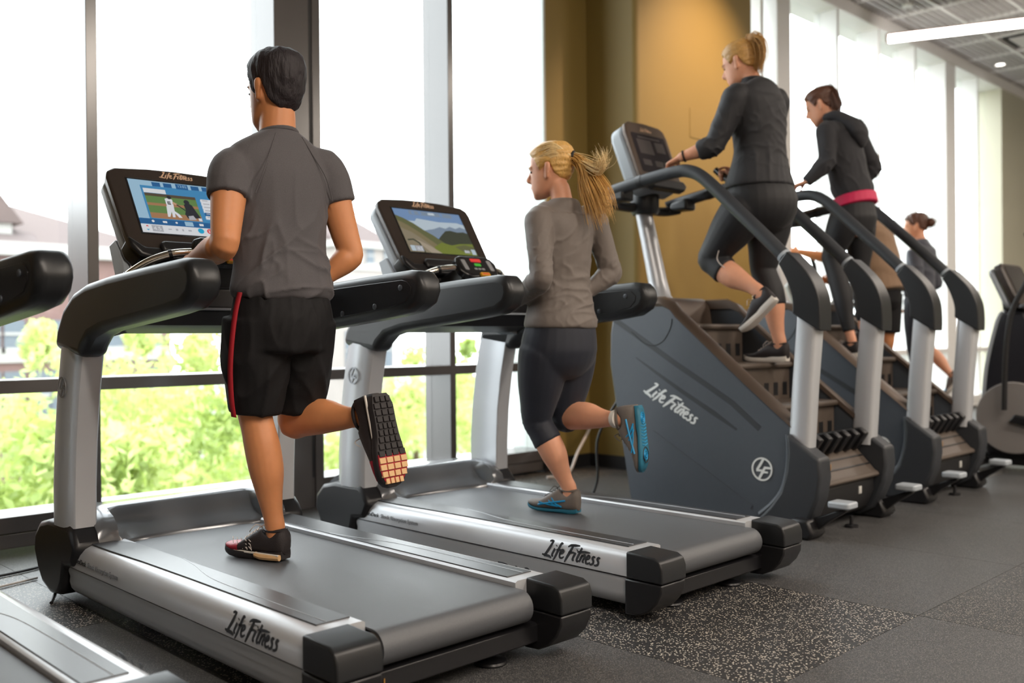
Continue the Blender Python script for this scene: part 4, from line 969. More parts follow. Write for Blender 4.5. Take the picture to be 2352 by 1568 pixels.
# ================================================================= the running man
def make_man():
    x0 = 1.815
    base = V(1.76, 3.06, .224); root = empty('person', base)
    X = V(1,0,0)
    pel = V(1.822,3.035,1.10); hipL = V(1.728,3.05,1.06); hipR = V(1.915,3.03,1.06)
    hL = V(1.795,2.975,.224); tL = V(1.715,3.238,.226); hR = onx(874,902,1.985); tR = onx(914,1116,2.000); snR = V(.05,-1,-.15)
    kneL = onx(584,950,1.742); ankL = ankle_of(hL, tL, V(0,0,-1)); kneR = onx(676,972,1.925); ankR = ankle_of(hR, tR, snR, .125)
    inL = ankle_of(hL, tL, V(0,0,-1), .06); inR = ankle_of(hR, tR, snR, .06)
    shL = onx(532,362,1.640); shR = onx(742,364,2.000)
    elL = onx(516,562,1.560); wrL = onx(442,602,1.600)
    elR = onx(806,586,2.075); wrR = onx(745,640,1.985)
    neck = V(1.822,3.050,1.700); hc = onx(633,211,1.825)
    LAT = X
    body = MB()
    # torso
    limb(body, [(V(1.822,3.035,1.00), .13,.10, LAT),(V(1.822,3.035,1.10), .165,.115, LAT),(V(1.822,3.035,1.22), .145,.10, LAT),(V(1.822,3.045,1.38), .158,.108, LAT),(V(1.822,3.05,1.52), .178,.112, LAT),(V(1.822,3.045,1.64), .165,.09, LAT),(V(1.822,3.045,1.72), .08,.065, LAT)], 24)
    limb(body, leg_st(hipL, kneL, ankL, X, 1.06, V(0,-1,-.15), inn=inL)); limb(body, leg_st(hipR, kneR, ankR, X, 1.06, V(0,.1,1), inn=inR))
    limb(body, [(V(1.822,3.045,1.58)+V(-.10,0,.0), .05,.05, V(0,1,0)), (shL+V(.018,0,-.04), .050,.052, V(0,1,0))] + arm_st(shL, elL, wrL, V(0,1,0), 1.2)[1:])
    limb(body, [(V(1.822,3.045,1.58)+V(.10,0,.0), .05,.05, V(0,1,0)), (shR+V(-.018,0,-.04), .050,.052, V(0,1,0))] + arm_st(shR, elR, wrR, V(0,1,0), 1.2)[1:])
    limb(body, [(neck+V(0,-.01,-.05), .085,.072, LAT), (neck+V(0,-.002,.05), .066,.066, LAT), (hc+V(0,-.012,-.085), .062,.066, LAT), (hc+V(0,-.005,-.03), .058,.062, LAT)], 18)
    HM = head_matrix(hc, V(-.16,1,-.05)); head_shape(body, HM, 1.12)
    hand(body, wrL, (V(.10,1,-.10)), V(1,0,-.3), 1.05, 62, -1); hand(body, wrR, V(-.25,1,-.05), V(-1,0,-.2), 1.05, 62, 1)
    b = finish(fuse(body, .0065, 5), 'body', 'skin_tan', root, base)
    hair_cap(HM, 1.12, [(.12,.078),(.08,.070),(.05,.055),(.035,.020),(.022,-.022),(.010,-.030),(-.002,.006),(-.022,.012),(-.034,-.050),(-.055,-.092),(-.09,-.104),(-.13,-.108)], .012, 'hair_black', 'hair', root, base, top=.012, rough=.004, seed=3, streak=(70,70,26))
    rnd = random.Random(5); sb = MB()
    for k in range(420):     # short strands standing off the crown
        a = rnd.uniform(-math.pi, math.pi); e = rnd.uniform(.5, 1.5); n_ = V(math.cos(a)*math.cos(e), math.sin(a)*math.cos(e), math.sin(e))
        p = V(n_.x*.078, -.008+n_.y*.104, .012+n_.z*.108)*1.12; t = (n_*.5+V(rnd.gauss(0,.35), .55+rnd.gauss(0,.3), .25)).normalized()
        sb.tube([HM @ (p*.97), HM @ (p+t*.010), HM @ (p+t*.020+V(0,.003,0))], [.0011,.0009,.0003], 3)
    sb.build('hair_strands', 'hair_black', root, base, recalc=False)
    eyes(HM, 1.12, root, base, 'hair_black')
    # shirt
    sh = MB()
    limb(sh, [(V(1.824,3.03,1.150), .180,.140, LAT),(V(1.824,3.03,1.175), .192,.146, LAT),(V(1.824,3.03,1.22), .186,.138, LAT),(V(1.822,3.035,1.30), .172,.126, LAT),(V(1.822,3.042,1.40), .178,.126, LAT),(V(1.822,3.045,1.50), .192,.128, LAT),(V(1.822,3.042,1.575), .205,.120, LAT),(V(1.822,3.042,1.63), .208,.106, LAT),(V(1.822,3.042,1.672), .186,.094, LAT),(V(1.822,3.042,1.704), .142,.084, LAT),(V(1.822,3.046,1.738), .078,.072, LAT)], 28, caps=.12)
    for s_, e_ in ((shL, elL), (shR, elR)):
        sg = -1 if s_ is shL else 1
        limb(sh, [(V(1.822+sg*.08,3.045,1.565), .085,.085, V(0,1,0)), (s_+V(-sg*.020,0,-.036), .072,.078, V(0,1,0)), (s_.lerp(e_,.22), .075,.077, V(0,1,0)), (s_.lerp(e_,.42), .073,.074, V(0,1,0)), (s_.lerp(e_,.47), .073,.074, V(0,1,0))], 20, caps=.06)
    fl = crease_fn([((1.84,2.92,1.38),.26,(.08,0,1),11,5,.011,3),((1.72,2.93,1.24),.20,(.75,0,.65),13,5,.013,3),((1.90,2.92,1.22),.20,(.8,0,-.5),13,4,.013,3),((1.82,2.90,1.17),.20,(1,0,.1),15,5,.012,3),((1.64,2.98,1.52),.13,(.5,.2,.6),17,4,.007,3),((2.0,2.98,1.50),.13,(-.5,.2,.6),17,4,.007,3),((1.65,3.0,1.30),.16,(.3,.3,.8),14,4,.013,3)])
    wv = lambda co, no: 0*co[:,0]
    o = finish(fuse(sh, .0060, 14), 'shirt', 'shirt_grey', root, base, add_fn(fl, wv)); o['label'] = 'heather grey short sleeved shirt'
    col = MB(); col.tube([V(1.822+.066*math.cos(a), 3.046+.064*math.sin(a), 1.738-.014*math.sin(a)) for a in [2*math.pi*k/24 for k in range(25)]], .009, 8); col.build('collar', 'shirt_grey', root, base)
    for sg, s_, e_ in ((-1, shL, elL), (1, shR, elR)):     # raglan seam
        sm_ = MB(); pts = [V(1.822+sg*.052, 2.972, 1.725), V(1.822+sg*.085,2.952,1.66), V(1.822+sg*.125,2.930,1.58), V(1.822+sg*.155,2.935,1.50)]
        sm_.tube(catmull(pts, 6), .0022, 5); sm_.build('seam', 'shirt_grey', root, base)
    # shorts
    st = MB()
    limb(st, [(V(1.824,3.03,1.19), .165,.125, LAT),(V(1.824,3.03,1.14), .180,.138, LAT),(V(1.824,3.03,1.06), .192,.150, LAT),(V(1.824,3.035,.97), .185,.140, LAT)], 28, caps=.1)
    hemL = hipL.lerp(kneL,.97); hemR = hipR.lerp(kneR,.88)
    limb(st, [(hipL+V(0,0,.02), .110,.132, X),(hipL.lerp(kneL,.35), .112,.124, X),(hipL.lerp(kneL,.70), .100,.108, X),(hemL, .088,.096, X)], 22, caps=.04)
    limb(st, [(hipR+V(0,0,.02), .108,.132, X),(hipR.lerp(kneR,.35), .108,.124, X),(hipR.lerp(kneR,.68), .098,.108, X),(hemR+V(0,-.012,0), .090,.100, X)], 22, caps=.04)
    fs = crease_fn([((1.82,2.92,1.15),.22,(.05,0,1),26,4,.006,2),((1.83,2.90,.95),.22,(.15,0,1),9,4,.014,2),((1.66,2.98,.88),.25,(.15,.1,1),10,5,.014,2),((1.95,2.95,.80),.2,(-.3,0,1),11,4,.012,2),((1.74,2.95,.80),.2,(.3,0,1),11,4,.010,2)])
    o = finish(fuse(st, .007, 4), 'shorts', 'short_black', root, base, fs); o['label'] = 'loose black knee length sports shorts'
    # red side stripe on the left leg, laid on the cloth
    def ribbon(pts, w, nrm, m, name):
        P = catmull(pts, 6); mb = MB(); rings = []
        for i, p in enumerate(P):
            t = (P[min(i+1,len(P)-1)]-P[max(i-1,0)]).normalized(); q = t.cross(nrm).normalized()
            rings.append([p-q*w/2, p+q*w/2, p+q*w/2+nrm*.004, p-q*w/2+nrm*.004])
        mb.loft(rings); return mb.build(name, m, root, base, angle=180)
    sx_ = lambda px, py, X_: onx(px, py, X_)
    ribbon([V(1.644,3.00,1.17), V(1.628,3.005,1.10), V(1.617,3.012,1.00), V(1.615,3.022,.90), V(1.625,3.035,.80), V(1.642,3.05,.735)], .020, V(-.93,-.36,0).normalized(), 'short_red', 'side_stripe')
    # shoes
    up, T, _ = shoe('shoe', hL, tL, V(0,0,-1), 1, ('shoe_black','sole_black','shoe_red'), root, base, laces='lace_white', width=1.05)
    mb = MB(); 
    for z in (.020,): mb.tube([T(sd*.040*1.0, y, .024) for sd in (-1,) for y in (.0,.03,.07,.11,.15,.19,.23)], .0042, 6)
    mb.build('sole_line', 'sole_white', up, base)
    mb = MB(); mb.tube([T(-.034,.0,.016),T(-.040,.04,.015),T(-.041,.085,.014),T(-.036,.115,.018)], .011, 8); mb.build('heel_wedge', 'sole_tan', up, base)
    mb = MB()
    for r_ in range(5):
        for c_ in range(3): mb.tube([T(-.045+.002*r_, .13+.024*r_, .038+.014*c_), T(-.043+.004*r_, .142+.024*r_, .046+.013*c_)], .0016, 4)
        mb.tube([T(-.046+.002*r_, .125+.024*r_, .034), T(-.034+.004*r_, .15+.024*r_, .072-.006*r_)], .0014, 4)
    mb.build('web_print', 'lace_white', up, base)
    # the other shoe, kicked up behind, sole to the camera
    up, T, sole = shoe('shoe', hR, tR, snR, 1, ('shoe_black','sole_black','shoe_red'), root, base, laces='lace_white', width=1.22)
    mb = MB(); mb.tube([T(-.036,y,.022) for y in (.0,.03,.06,.10,.14,.18)], .0045, 6); mb.build('sole_line', 'sole_white', up, base)
    # tread blocks: black heel and waist, tan forefoot, red gaps
    k = (tR-hR).length/.29
    wid = [(0,.014),(.012,.024),(.035,.032),(.07,.031),(.11,.029),(.15,.036),(.19,.045),(.22,.047),(.25,.041),(.27,.030),(.284,.015)]
    wy = [w[0] for w in wid]; ww = [w[1] for w in wid]
    rows = 13
    for i in range(rows):
        y0, y1 = .010+.272*i/rows, .010+.272*(i+1)/rows - .0035
        yc = (y0+y1)/2; hw = float(np.interp(yc, wy, ww)); nc = 3 if i < 4 else 4
        for j in range(nc):
            a0, a1 = -hw+2*hw*j/nc+.0018, -hw+2*hw*(j+1)/nc-.0018
            z = .018*max(0,(yc-.20)/.09)**2
            b_ = MB(); q = [(a0,y0),(a1,y0),(a1,y1),(a0,y1)]
            vs = [T(x,y,z+.004) for x, y in q]+[T(x*.98,y,z-.005) for x, y in q]
            b_.add(vs, [(0,1,2,3),(7,6,5,4),(0,4,5,1),(1,5,6,2),(2,6,7,3),(3,7,4,0)])
            b_.build('tread_block', 'sole_tan' if i >= 9 else 'sole_black', up, base, bevel=.0012, bseg=1)
    b_ = MB(); rr = []
    for y in (.188,.21,.23,.25,.268,.278):
        hw = float(np.interp(y, wy, ww))*.98; z = .018*max(0,(y-.20)/.09)**2
        rr.append([T(-hw,y,z-.0015),T(hw,y,z-.0015),T(hw,y,z+.004),T(-hw,y,z+.004)])
    b_.loft(rr); b_.build('forefoot_rubber', 'shoe_red', up, base)
    tag(root, 'running man in grey shirt and black shorts seen from behind, on treadmill', 'person')
    return root
make_man()
# ================================================================= blonde runner
def make_blonde():
    base = V(3.14, 2.95, .224); root = empty('person', base); X = V(1,0,0); Yv = V(0,1,0)
    pel = onx(1284,800,3.14); px_ = pel
    hipL = pel+V(-.085,.01,-.02); hipR = pel+V(.085,0,-.02)
    hL = V(3.165,2.815,.224); tL = V(3.118,3.075,.226); hR = onx(1473,930,3.230); tR = onx(1487,1084,3.235); snR = V(.35,-1,-.05)
    kneL = onx(1231,966,3.075); ankL = ankle_of(hL, tL, V(0,0,-1)); kneR = onx(1296,962,3.215); ankR = ankle_of(hR, tR, snR, .125)
    inL = ankle_of(hL, tL, V(0,0,-1), .06); inR = ankle_of(hR, tR, snR, .06)
    shL = onx(1236,497,2.995); shR = onx(1362,494,3.300)
    elL = onx(1244,640,2.925); wrL = onx(1188,690,2.985)
    elR = onx(1404,628,3.370); wrR = onx(1350,668,3.265)
    c1 = onx(1290,520,3.145); neck = onx(1293,462,3.145); hc = onx(1266,393,3.135); wa = onx(1286,655,3.14)
    body = MB()
    limb(body, [(pel+V(0,0,-.08), .12,.11, X),(pel, .160,.135, X),(wa, .120,.105, X),(wa.lerp(c1,.55), .132,.108, X),(c1, .145,.104, X),(c1+V(0,0,.05), .112,.075, X),(neck, .055,.050, X)], 24)
    limb(body, leg_st(hipL, kneL, ankL, X, .99, V(0,-1,-.2), inn=inL)); limb(body, leg_st(hipR, kneR, ankR, X, .99, V(0,.1,1), inn=inR))
    limb(body, arm_st(shL, elL, wrL, Yv, .95)); limb(body, arm_st(shR, elR, wrR, Yv, .95))
    limb(body, [(neck+V(0,0,-.04), .05,.048, X), (neck.lerp(hc,.4)+V(0,-.008,0), .044,.047, X), (hc+V(0,-.012,-.06), .045,.050, X), (hc, .045,.05, X)], 18)
    HM = head_matrix(hc, V(-.42,1,-.10)); head_shape(body, HM, 1.0)
    hand(body, wrL, V(.15,1,.05), V(1,0,-.3), .88, 55, -1); hand(body, wrR, V(-.3,1,.0), V(-1,0,-.2), .88, 55, 1)
    finish(fuse(body, .006, 5), 'body', 'skin_fair', root, base)
    line = [(.12,.074),(.085,.068),(.055,.050),(.040,.015),(.030,-.010),(.012,.000),(-.004,.010),(-.022,.010),(-.034,-.030),(-.055,-.055),(-.09,-.066),(-.13,-.070)]
    hair_cap(HM, 1.0, line, .009, 'hair_blonde', 'hair', root, base, top=.008, rough=.005, seed=8, streak=(34,10,70))
    eyes(HM, 1.0, root, base, 'hair_honey')
    tie = HM @ V(.0,-.112,.045); tm = MB(); td = (HM.to_3x3() @ V(.1,-1,.05)).normalized()
    # gathered strands from the hairline to the tie
    rnd = random.Random(4); gb = MB()
    for k in range(150):
        a = 0; z0 = rnd.uniform(.025,.10); sx = rnd.choice((-1,1))
        p0 = V(sx*.078*math.cos(z0*6-.25), rnd.uniform(-.02,.03), z0*1.0+.006); p1 = V(sx*.080*math.cos(z0*6-.2), -.045, z0*.9+.020); p2 = V(sx*.040,-.098,.040+.2*z0); p3 = V(sx*.012,-.115,.045)
        gb.tube([HM @ q for q in catmull([p0,p1,p2,p3], 4)], .0013, 3)
    gb.build('hair_strands', 'hair_blonde_pale', root, base, recalc=False)
    tm.tube([tie + (HM.to_3x3() @ V(.021*math.cos(a), 0, .021*math.sin(a))) for a in [2*math.pi*k/14 for k in range(15)]], .008, 8); tm.build('hair_tie', 'hair_tie', root, base)
    Xt = 3.17
    g = lambda pts, dx=0: [tie-td*.01] + [onx(px, py, Xt+dx) for px, py in pts]
    strands([g([(1335,378),(1350,430),(1368,480),(1382,520)]), g([(1335,385),(1340,440),(1352,490),(1360,520)]), g([(1345,385),(1372,430),(1392,470),(1402,505)], .02), g([(1345,375),(1385,420),(1398,450),(1404,490)], .05)], 420, (.008,.016), .0017, 'hair_blonde', 'ponytail', root, base, 2, frizz=.006)
    strands([g([(1340,372),(1368,385),(1390,372),(1398,350)], .02), g([(1345,378),(1375,392),(1385,370),(1372,335)], .0), g([(1342,370),(1362,380),(1376,368),(1362,345)], .03)], 200, (.006,.013), .0016, 'hair_blonde_pale', 'ponytail', root, base, 9, frizz=.008)
    # long sleeved top
    sh = MB(); hem = onx(1288,752,3.14)
    limb(sh, [(hem, .176,.152, X),(hem+V(0,0,.03), .175,.150, X),(hem.lerp(wa,.6), .154,.132, X),(wa+V(0,0,.02), .137,.120, X),(wa.lerp(c1,.55), .149,.124, X),(c1+V(0,0,-.02), .164,.122, X),(c1+V(0,.0,.03), .168,.106, X),(c1+V(0,0,.062), .148,.090, X),(neck+V(0,-.004,-.018), .090,.076, X),(neck+V(0,-.006,.006), .062,.062, X)], 28, caps=.1)
    for a_, e_, w_, sg in ((shL, elL, wrL, -1), (shR, elR, wrR, 1)):
        st = [(c1+V(sg*.06,0,.0), .07,.068, Yv)] + [(p+V(-sg*.008,0,-.014)*max(0,1-(p-a_).length/.12), ra+.008, rb+.008, l) for p, ra, rb, l in arm_st(a_, e_, w_, Yv, .98)]
        limb(sh, st, 18, caps=.05)
    fl = crease_fn([((3.14,wa.y-.10,wa.z-.04),.24,(1,.2,.15),18,12,.008,2.5),((3.14,wa.y-.10,hem.z+.10),.20,(1,.1,-.15),22,12,.006,2.5),((3.05,c1.y-.06,c1.z-.06),.14,(.6,0,.75),20,5,.006,3),((elL.x,elL.y,elL.z+.10),.14,(.7,.5,.35),26,5,.005,3),((elL.x+.02,elL.y+.08,elL.z),.13,(.2,.1,1),28,4,.005,3),((elR.x,elR.y,elR.z),.15,(.7,.3,.6),24,4,.005,3),((3.22,c1.y-.09,c1.z-.16),.16,(.85,0,.45),18,6,.006,3)])
    o = finish(fuse(sh, .006, 10), 'top', 'top_taupe', root, base, fl); o['label'] = 'fitted taupe long sleeved top'
    sm_ = MB(); sm_.tube([onx(px, py, 3.09) + V(0,-.004,0) for px, py in ((1262,456),(1258,490),(1254,530),(1252,560))], .0022, 5); sm_.build('seam', 'top_taupe', root, base)
    # cropped tights
    tg = MB()
    limb(tg, [(hem+V(0,0,.06), .150,.125, X),(hem, .168,.146, X),(pel, .182,.160, X),(pel+V(0,0,-.07), .165,.140, X),(pel+V(0,0,-.12), .12,.10, X)], 26, caps=.2)
    def crop(hip, kne, ank, back, end):
        full = leg_st(hip, kne, ank, X, .99, back); out = []
        for i, (c, ra, rb, l) in enumerate(full):
            if i <= 5+end: out.append((c, ra*(1.10 if i < 6 else 1.03)+.004, rb*(1.10 if i < 6 else 1.03)+.004, l))
        return out
    limb(tg, crop(hipL+V(0,0,.01), kneL, ankL, V(0,-1,-.2), 3), 22, caps=.05); limb(tg, crop(hipR+V(0,0,.01), kneR, ankR, V(0,.1,1), 2), 22, caps=.05)
    o = finish(fuse(tg, .0065, 5), 'tights', 'tights_navy', root, base, crease_fn([(tuple(kneL), .12, (1,.3,.1), 34, 6, .003, 3), (tuple(kneR), .10, (1,.3,.3), 34, 6, .003, 3)])); o['label'] = 'navy cropped running tights'
    STR = [([(.037,.075,.030),(.040,.11,.045),(.034,.135,.072)], .004), ([(.037,.10,.030),(.041,.135,.045),(.034,.155,.066)], .004), ([(.036,.055,.062),(.041,.11,.052),(.044,.17,.040),(.047,.205,.032)], .0045), ([(.038,.085,.032),(.043,.15,.036),(.047,.20,.046)], .003)]
    shoe('shoe', hL, tL, V(0,0,-1), 1, ('shoe_taupe','sole_teal','shoe_taupe','shoe_blue'), root, base, stripes=STR, laces='lace_grey', width=.98, sole_h=.016)
    up, T, sole = shoe('shoe', hR, tR, snR, 1, ('shoe_taupe','sole_teal','shoe_taupe','shoe_blue'), root, base, stripes=STR, laces='lace_grey', width=1.15, sole_h=.016)
    for (yy, rr_) in ((.055,.022),(.215,.030)):
        for k, q in enumerate((1.0,.62,.28)):
            mb = MB(); mb.tube([T(rr_*q*math.cos(a), yy+rr_*q*1.1*math.sin(a), -.001+.018*max(0,(yy-.20)/.09)**2) for a in [2*math.pi*j/20 for j in range(21)]], .0022, 5); mb.build('tread_ring', 'shoe_black' if k == 0 and yy > .1 else 'shoe_blue', up, base)
    for k in range(7):
        mb = MB(); yy = .085+.014*k; mb.tube([T(-.030,yy,-.0005),T(0,yy+.006,-.0005),T(.030,yy,-.0005)], .002, 4); mb.build('tread_line', 'shoe_blue', up, base)
    # earphone ear stud is not shown; white sock edge
    mb = MB(); d = (ankR-kneR).normalized(); mb.tube([ankR-d*.004, ankR+d*.020], .039, 14); mb.build('sock', 'sole_white', root, base)
    tag(root, 'blonde woman with a flying ponytail running in navy cropped tights', 'person'); return root
make_blonde()
# ================================================================= woman on the near stair climber
def make_climber_woman():
    xc = 4.76; base = V(4.80, 2.85, .852); root = empty('person', base); X = V(1,0,0); Yv = V(0,1,0)
    pel = onx(1748,470,xc); hipL = pel+V(-.095,.02,-.02); hipR = pel+V(.095,-.01,-.02)
    hL = onx(1786,690,4.640); tL = onx(1708,768,4.625); snL = V(0,-.62,-.80); hR = V(4.850, 2.745, .852); tR = V(4.842, 3.015, .854); Dn = V(0,0,-1)
    kneL = onx(1632,594,4.640); ankL = ankle_of(hL, tL, snL, .125); kneR = onx(1752,620,4.850); ankR = ankle_of(hR, tR, Dn)
    inL = ankle_of(hL, tL, snL, .06); inR = ankle_of(hR, tR, Dn, .06)
    shL = onx(1693,222,4.600); shR = onx(1782,232,4.925)
    elL = onx(1640,335,4.520); wrL = onx(1562,362,4.440)
    elR = onx(1770,350,4.990); wrR = onx(1690,402,4.960)
    wa = onx(1745,345,xc); c1 = onx(1740,240,xc); neck = onx(1728,196,xc); hc = onx(1701,148,4.745)
    body = MB()
    limb(body, [(pel+V(0,0,-.09), .14,.14, X),(pel, .185,.175, X),(wa, .140,.120, X),(wa.lerp(c1,.55), .155,.130, X),(c1, .160,.125, X),(c1+V(0,0,.05), .14,.095, X),(neck, .062,.058, X)], 24)
    limb(body, leg_st(hipL, kneL, ankL, X, 1.12, V(0,-.3,-1), thick=1.06, inn=inL)); limb(body, leg_st(hipR, kneR, ankR, X, 1.08, V(0,-1,0), thick=1.06, inn=inR))
    limb(body, arm_st(shL, elL, wrL, Yv, 1.12)); limb(body, arm_st(shR, elR, wrR, Yv, 1.08))
    limb(body, [(neck+V(0,-.01,-.04), .06,.058, X), (neck.lerp(hc,.4)+V(0,-.015,0), .048,.052, X), (hc+V(0,-.015,-.06), .047,.052, X), (hc, .047,.05, X)], 18)
    HM = head_matrix(hc, V(-.12,1,-.30)); head_shape(body, HM, 1.02, nose=1.4)
    hand(body, wrL, V(-.08,.80,-.35), V(.1,-.35,-1), .92, 60, -1); hand(body, wrR, V(-.1,1,.10), V(-1,0,-.3), .92, 70, 1)
    finish(fuse(body, .0065, 5), 'body', 'skin_fair', root, base)
    line = [(.12,.074),(.085,.068),(.055,.050),(.040,.015),(.030,-.010),(.012,.000),(-.004,.012),(-.022,.012),(-.034,-.030),(-.055,-.055),(-.09,-.066),(-.13,-.070)]
    hair_cap(HM, 1.02, line, .009, 'hair_honey', 'hair', root, base, top=.006, rough=.005, seed=18, streak=(34,10,70))
    eyes(HM, 1.02, root, base)
    tie = HM @ V(0,-.085,.100)
    tb = MB(); tb.tube([tie + (HM.to_3x3() @ V(.020*math.cos(a), .012*math.sin(a), .020*math.sin(a))) for a in [2*math.pi*k/14 for k in range(15)]], .009, 8); tb.build('hair_tie', 'hair_tie', root, base)
    g = lambda pts, dx: [tie] + [onx(px, py, 4.745+dx) for px, py in pts]
    strands([g([(1728,84),(1746,98),(1752,135),(1746,168)],0), g([(1722,84),(1738,96),(1742,135),(1732,172)],.02), g([(1730,82),(1750,94),(1755,130),(1742,180)],-.03), g([(1716,90),(1726,112),(1730,145),(1724,172)],0)], 420, (.007,.009), .0026, 'hair_honey', 'ponytail', root, base, 12, frizz=.003)
    # jacket
    jk = MB(); hem = onx(1744,432,xc)
    limb(jk, [(hem, .200,.192, X),(hem+V(0,0,.03), .196,.186, X),(hem.lerp(wa,.55), .172,.156, X),(wa, .154,.138, X),(wa.lerp(c1,.5), .168,.146, X),(c1+V(0,0,-.03), .184,.146, X),(c1+V(0,0,.03), .188,.128, X),(c1+V(0,0,.065), .160,.102, X),(neck+V(0,0,-.010), .082,.074, X),(neck+V(0,-.004,.028), .062,.064, X)], 28, caps=.08)
    for a_, e_, w_, sg, cut in ((shL, elL, wrL, -1, 7), (shR, elR, wrR, 1, 9)):
        st = [(c1+V(sg*.06,0,.015), .075,.07, Yv)] + [(p, ra+.012, rb+.012, l) for p, ra, rb, l in arm_st(a_, e_, w_, Yv, 1.14)][:cut]
        limb(jk, st, 18, caps=.05)
    fl = crease_fn([((xc-.05,wa.y-.10,wa.z+.05),.26,(1,.4,-.45),15,14,.008,2),((xc-.05,wa.y-.12,hem.z+.12),.22,(.3,.2,1),12,10,.006,2),(tuple(elL),.15,(.6,.5,.5),22,5,.008,3),((xc,c1.y-.10,c1.z-.03),.16,(.9,0,.3),14,12,.005,2),(tuple(shL.lerp(elL,.5)),.12,(.5,.2,.8),18,4,.006,3)])
    o = finish(fuse(jk, .0065, 10), 'jacket', 'jacket_black', root, base, fl); o['label'] = 'fitted charcoal jacket with pushed up sleeves'
    cu = MB(); cu.tube([neck+V(.056*math.cos(a),-.004+.056*math.sin(a),.030) for a in [2*math.pi*k/20 for k in range(21)]], .010, 6); cu.build('collar', 'jacket_black', root, base)
    br = MB(); d = (wrL-elL).normalized(); br.tube([wrL-d*.028, wrL-d*.018], .034, 14); br.build('bracelet', 'hair_tie', root, base)
    tg = MB()
    limb(tg, [(hem+V(0,0,.05), .160,.150, X),(hem, .186,.176, X),(pel, .206,.200, X),(pel+V(0,0,-.09), .18,.17, X),(pel+V(0,0,-.14), .13,.12, X)], 26, caps=.2)
    def crop(hip, kne, ank, back, s, end):
        return [(c, ra*1.08+.004, rb*1.08+.004, l) for c, ra, rb, l in leg_st(hip, kne, ank, X, s, back, thick=1.06)[:6+end]]
    limb(tg, crop(hipL+V(0,0,.01), kneL, ankL, V(0,-.3,-1), 1.12, 3), 22, caps=.05); limb(tg, crop(hipR+V(0,0,.01), kneR, ankR, V(0,-1,0), 1.08, 4), 22, caps=.05)
    o = finish(fuse(tg, .0065, 5), 'tights', 'tights_black', root, base); o['label'] = 'black cropped tights with pale piping'
    pp = MB(); pp.tube(catmull([onx(px, py, 4.568) for px, py in ((1651,575),(1647,592),(1652,604),(1664,614))], 5), .0028, 5); pp.build('piping', 'piping_pale', root, base)
    shoe('shoe', hL, tL, snL, 1, ('shoe_black','sole_white'), root, base, laces='lace_white', width=1.0)
    shoe('shoe', hR, tR, Dn, 1, ('shoe_black','sole_white'), root, base, laces='lace_white', width=1.0)
    # black hand grip held on the far rail
    tag(root, 'woman in charcoal jacket with high ponytail climbing the near stair machine', 'person')
    gp = MB(); a = wrR+V(-.015,.13,.045); b_ = wrR+V(-.02,.03,-.035); gp.tube([a, a.lerp(b_,.5), b_, b_+V(0,-.03,-.02)], [.020,.023,.020,.016], 12)
    g_ = gp.build('hand_grip', 'gloss_black', None, b_, loc=b_); tag(g_, 'short black grip in the right hand of the charcoal jacket woman', 'grip')
    return root
make_climber_woman()
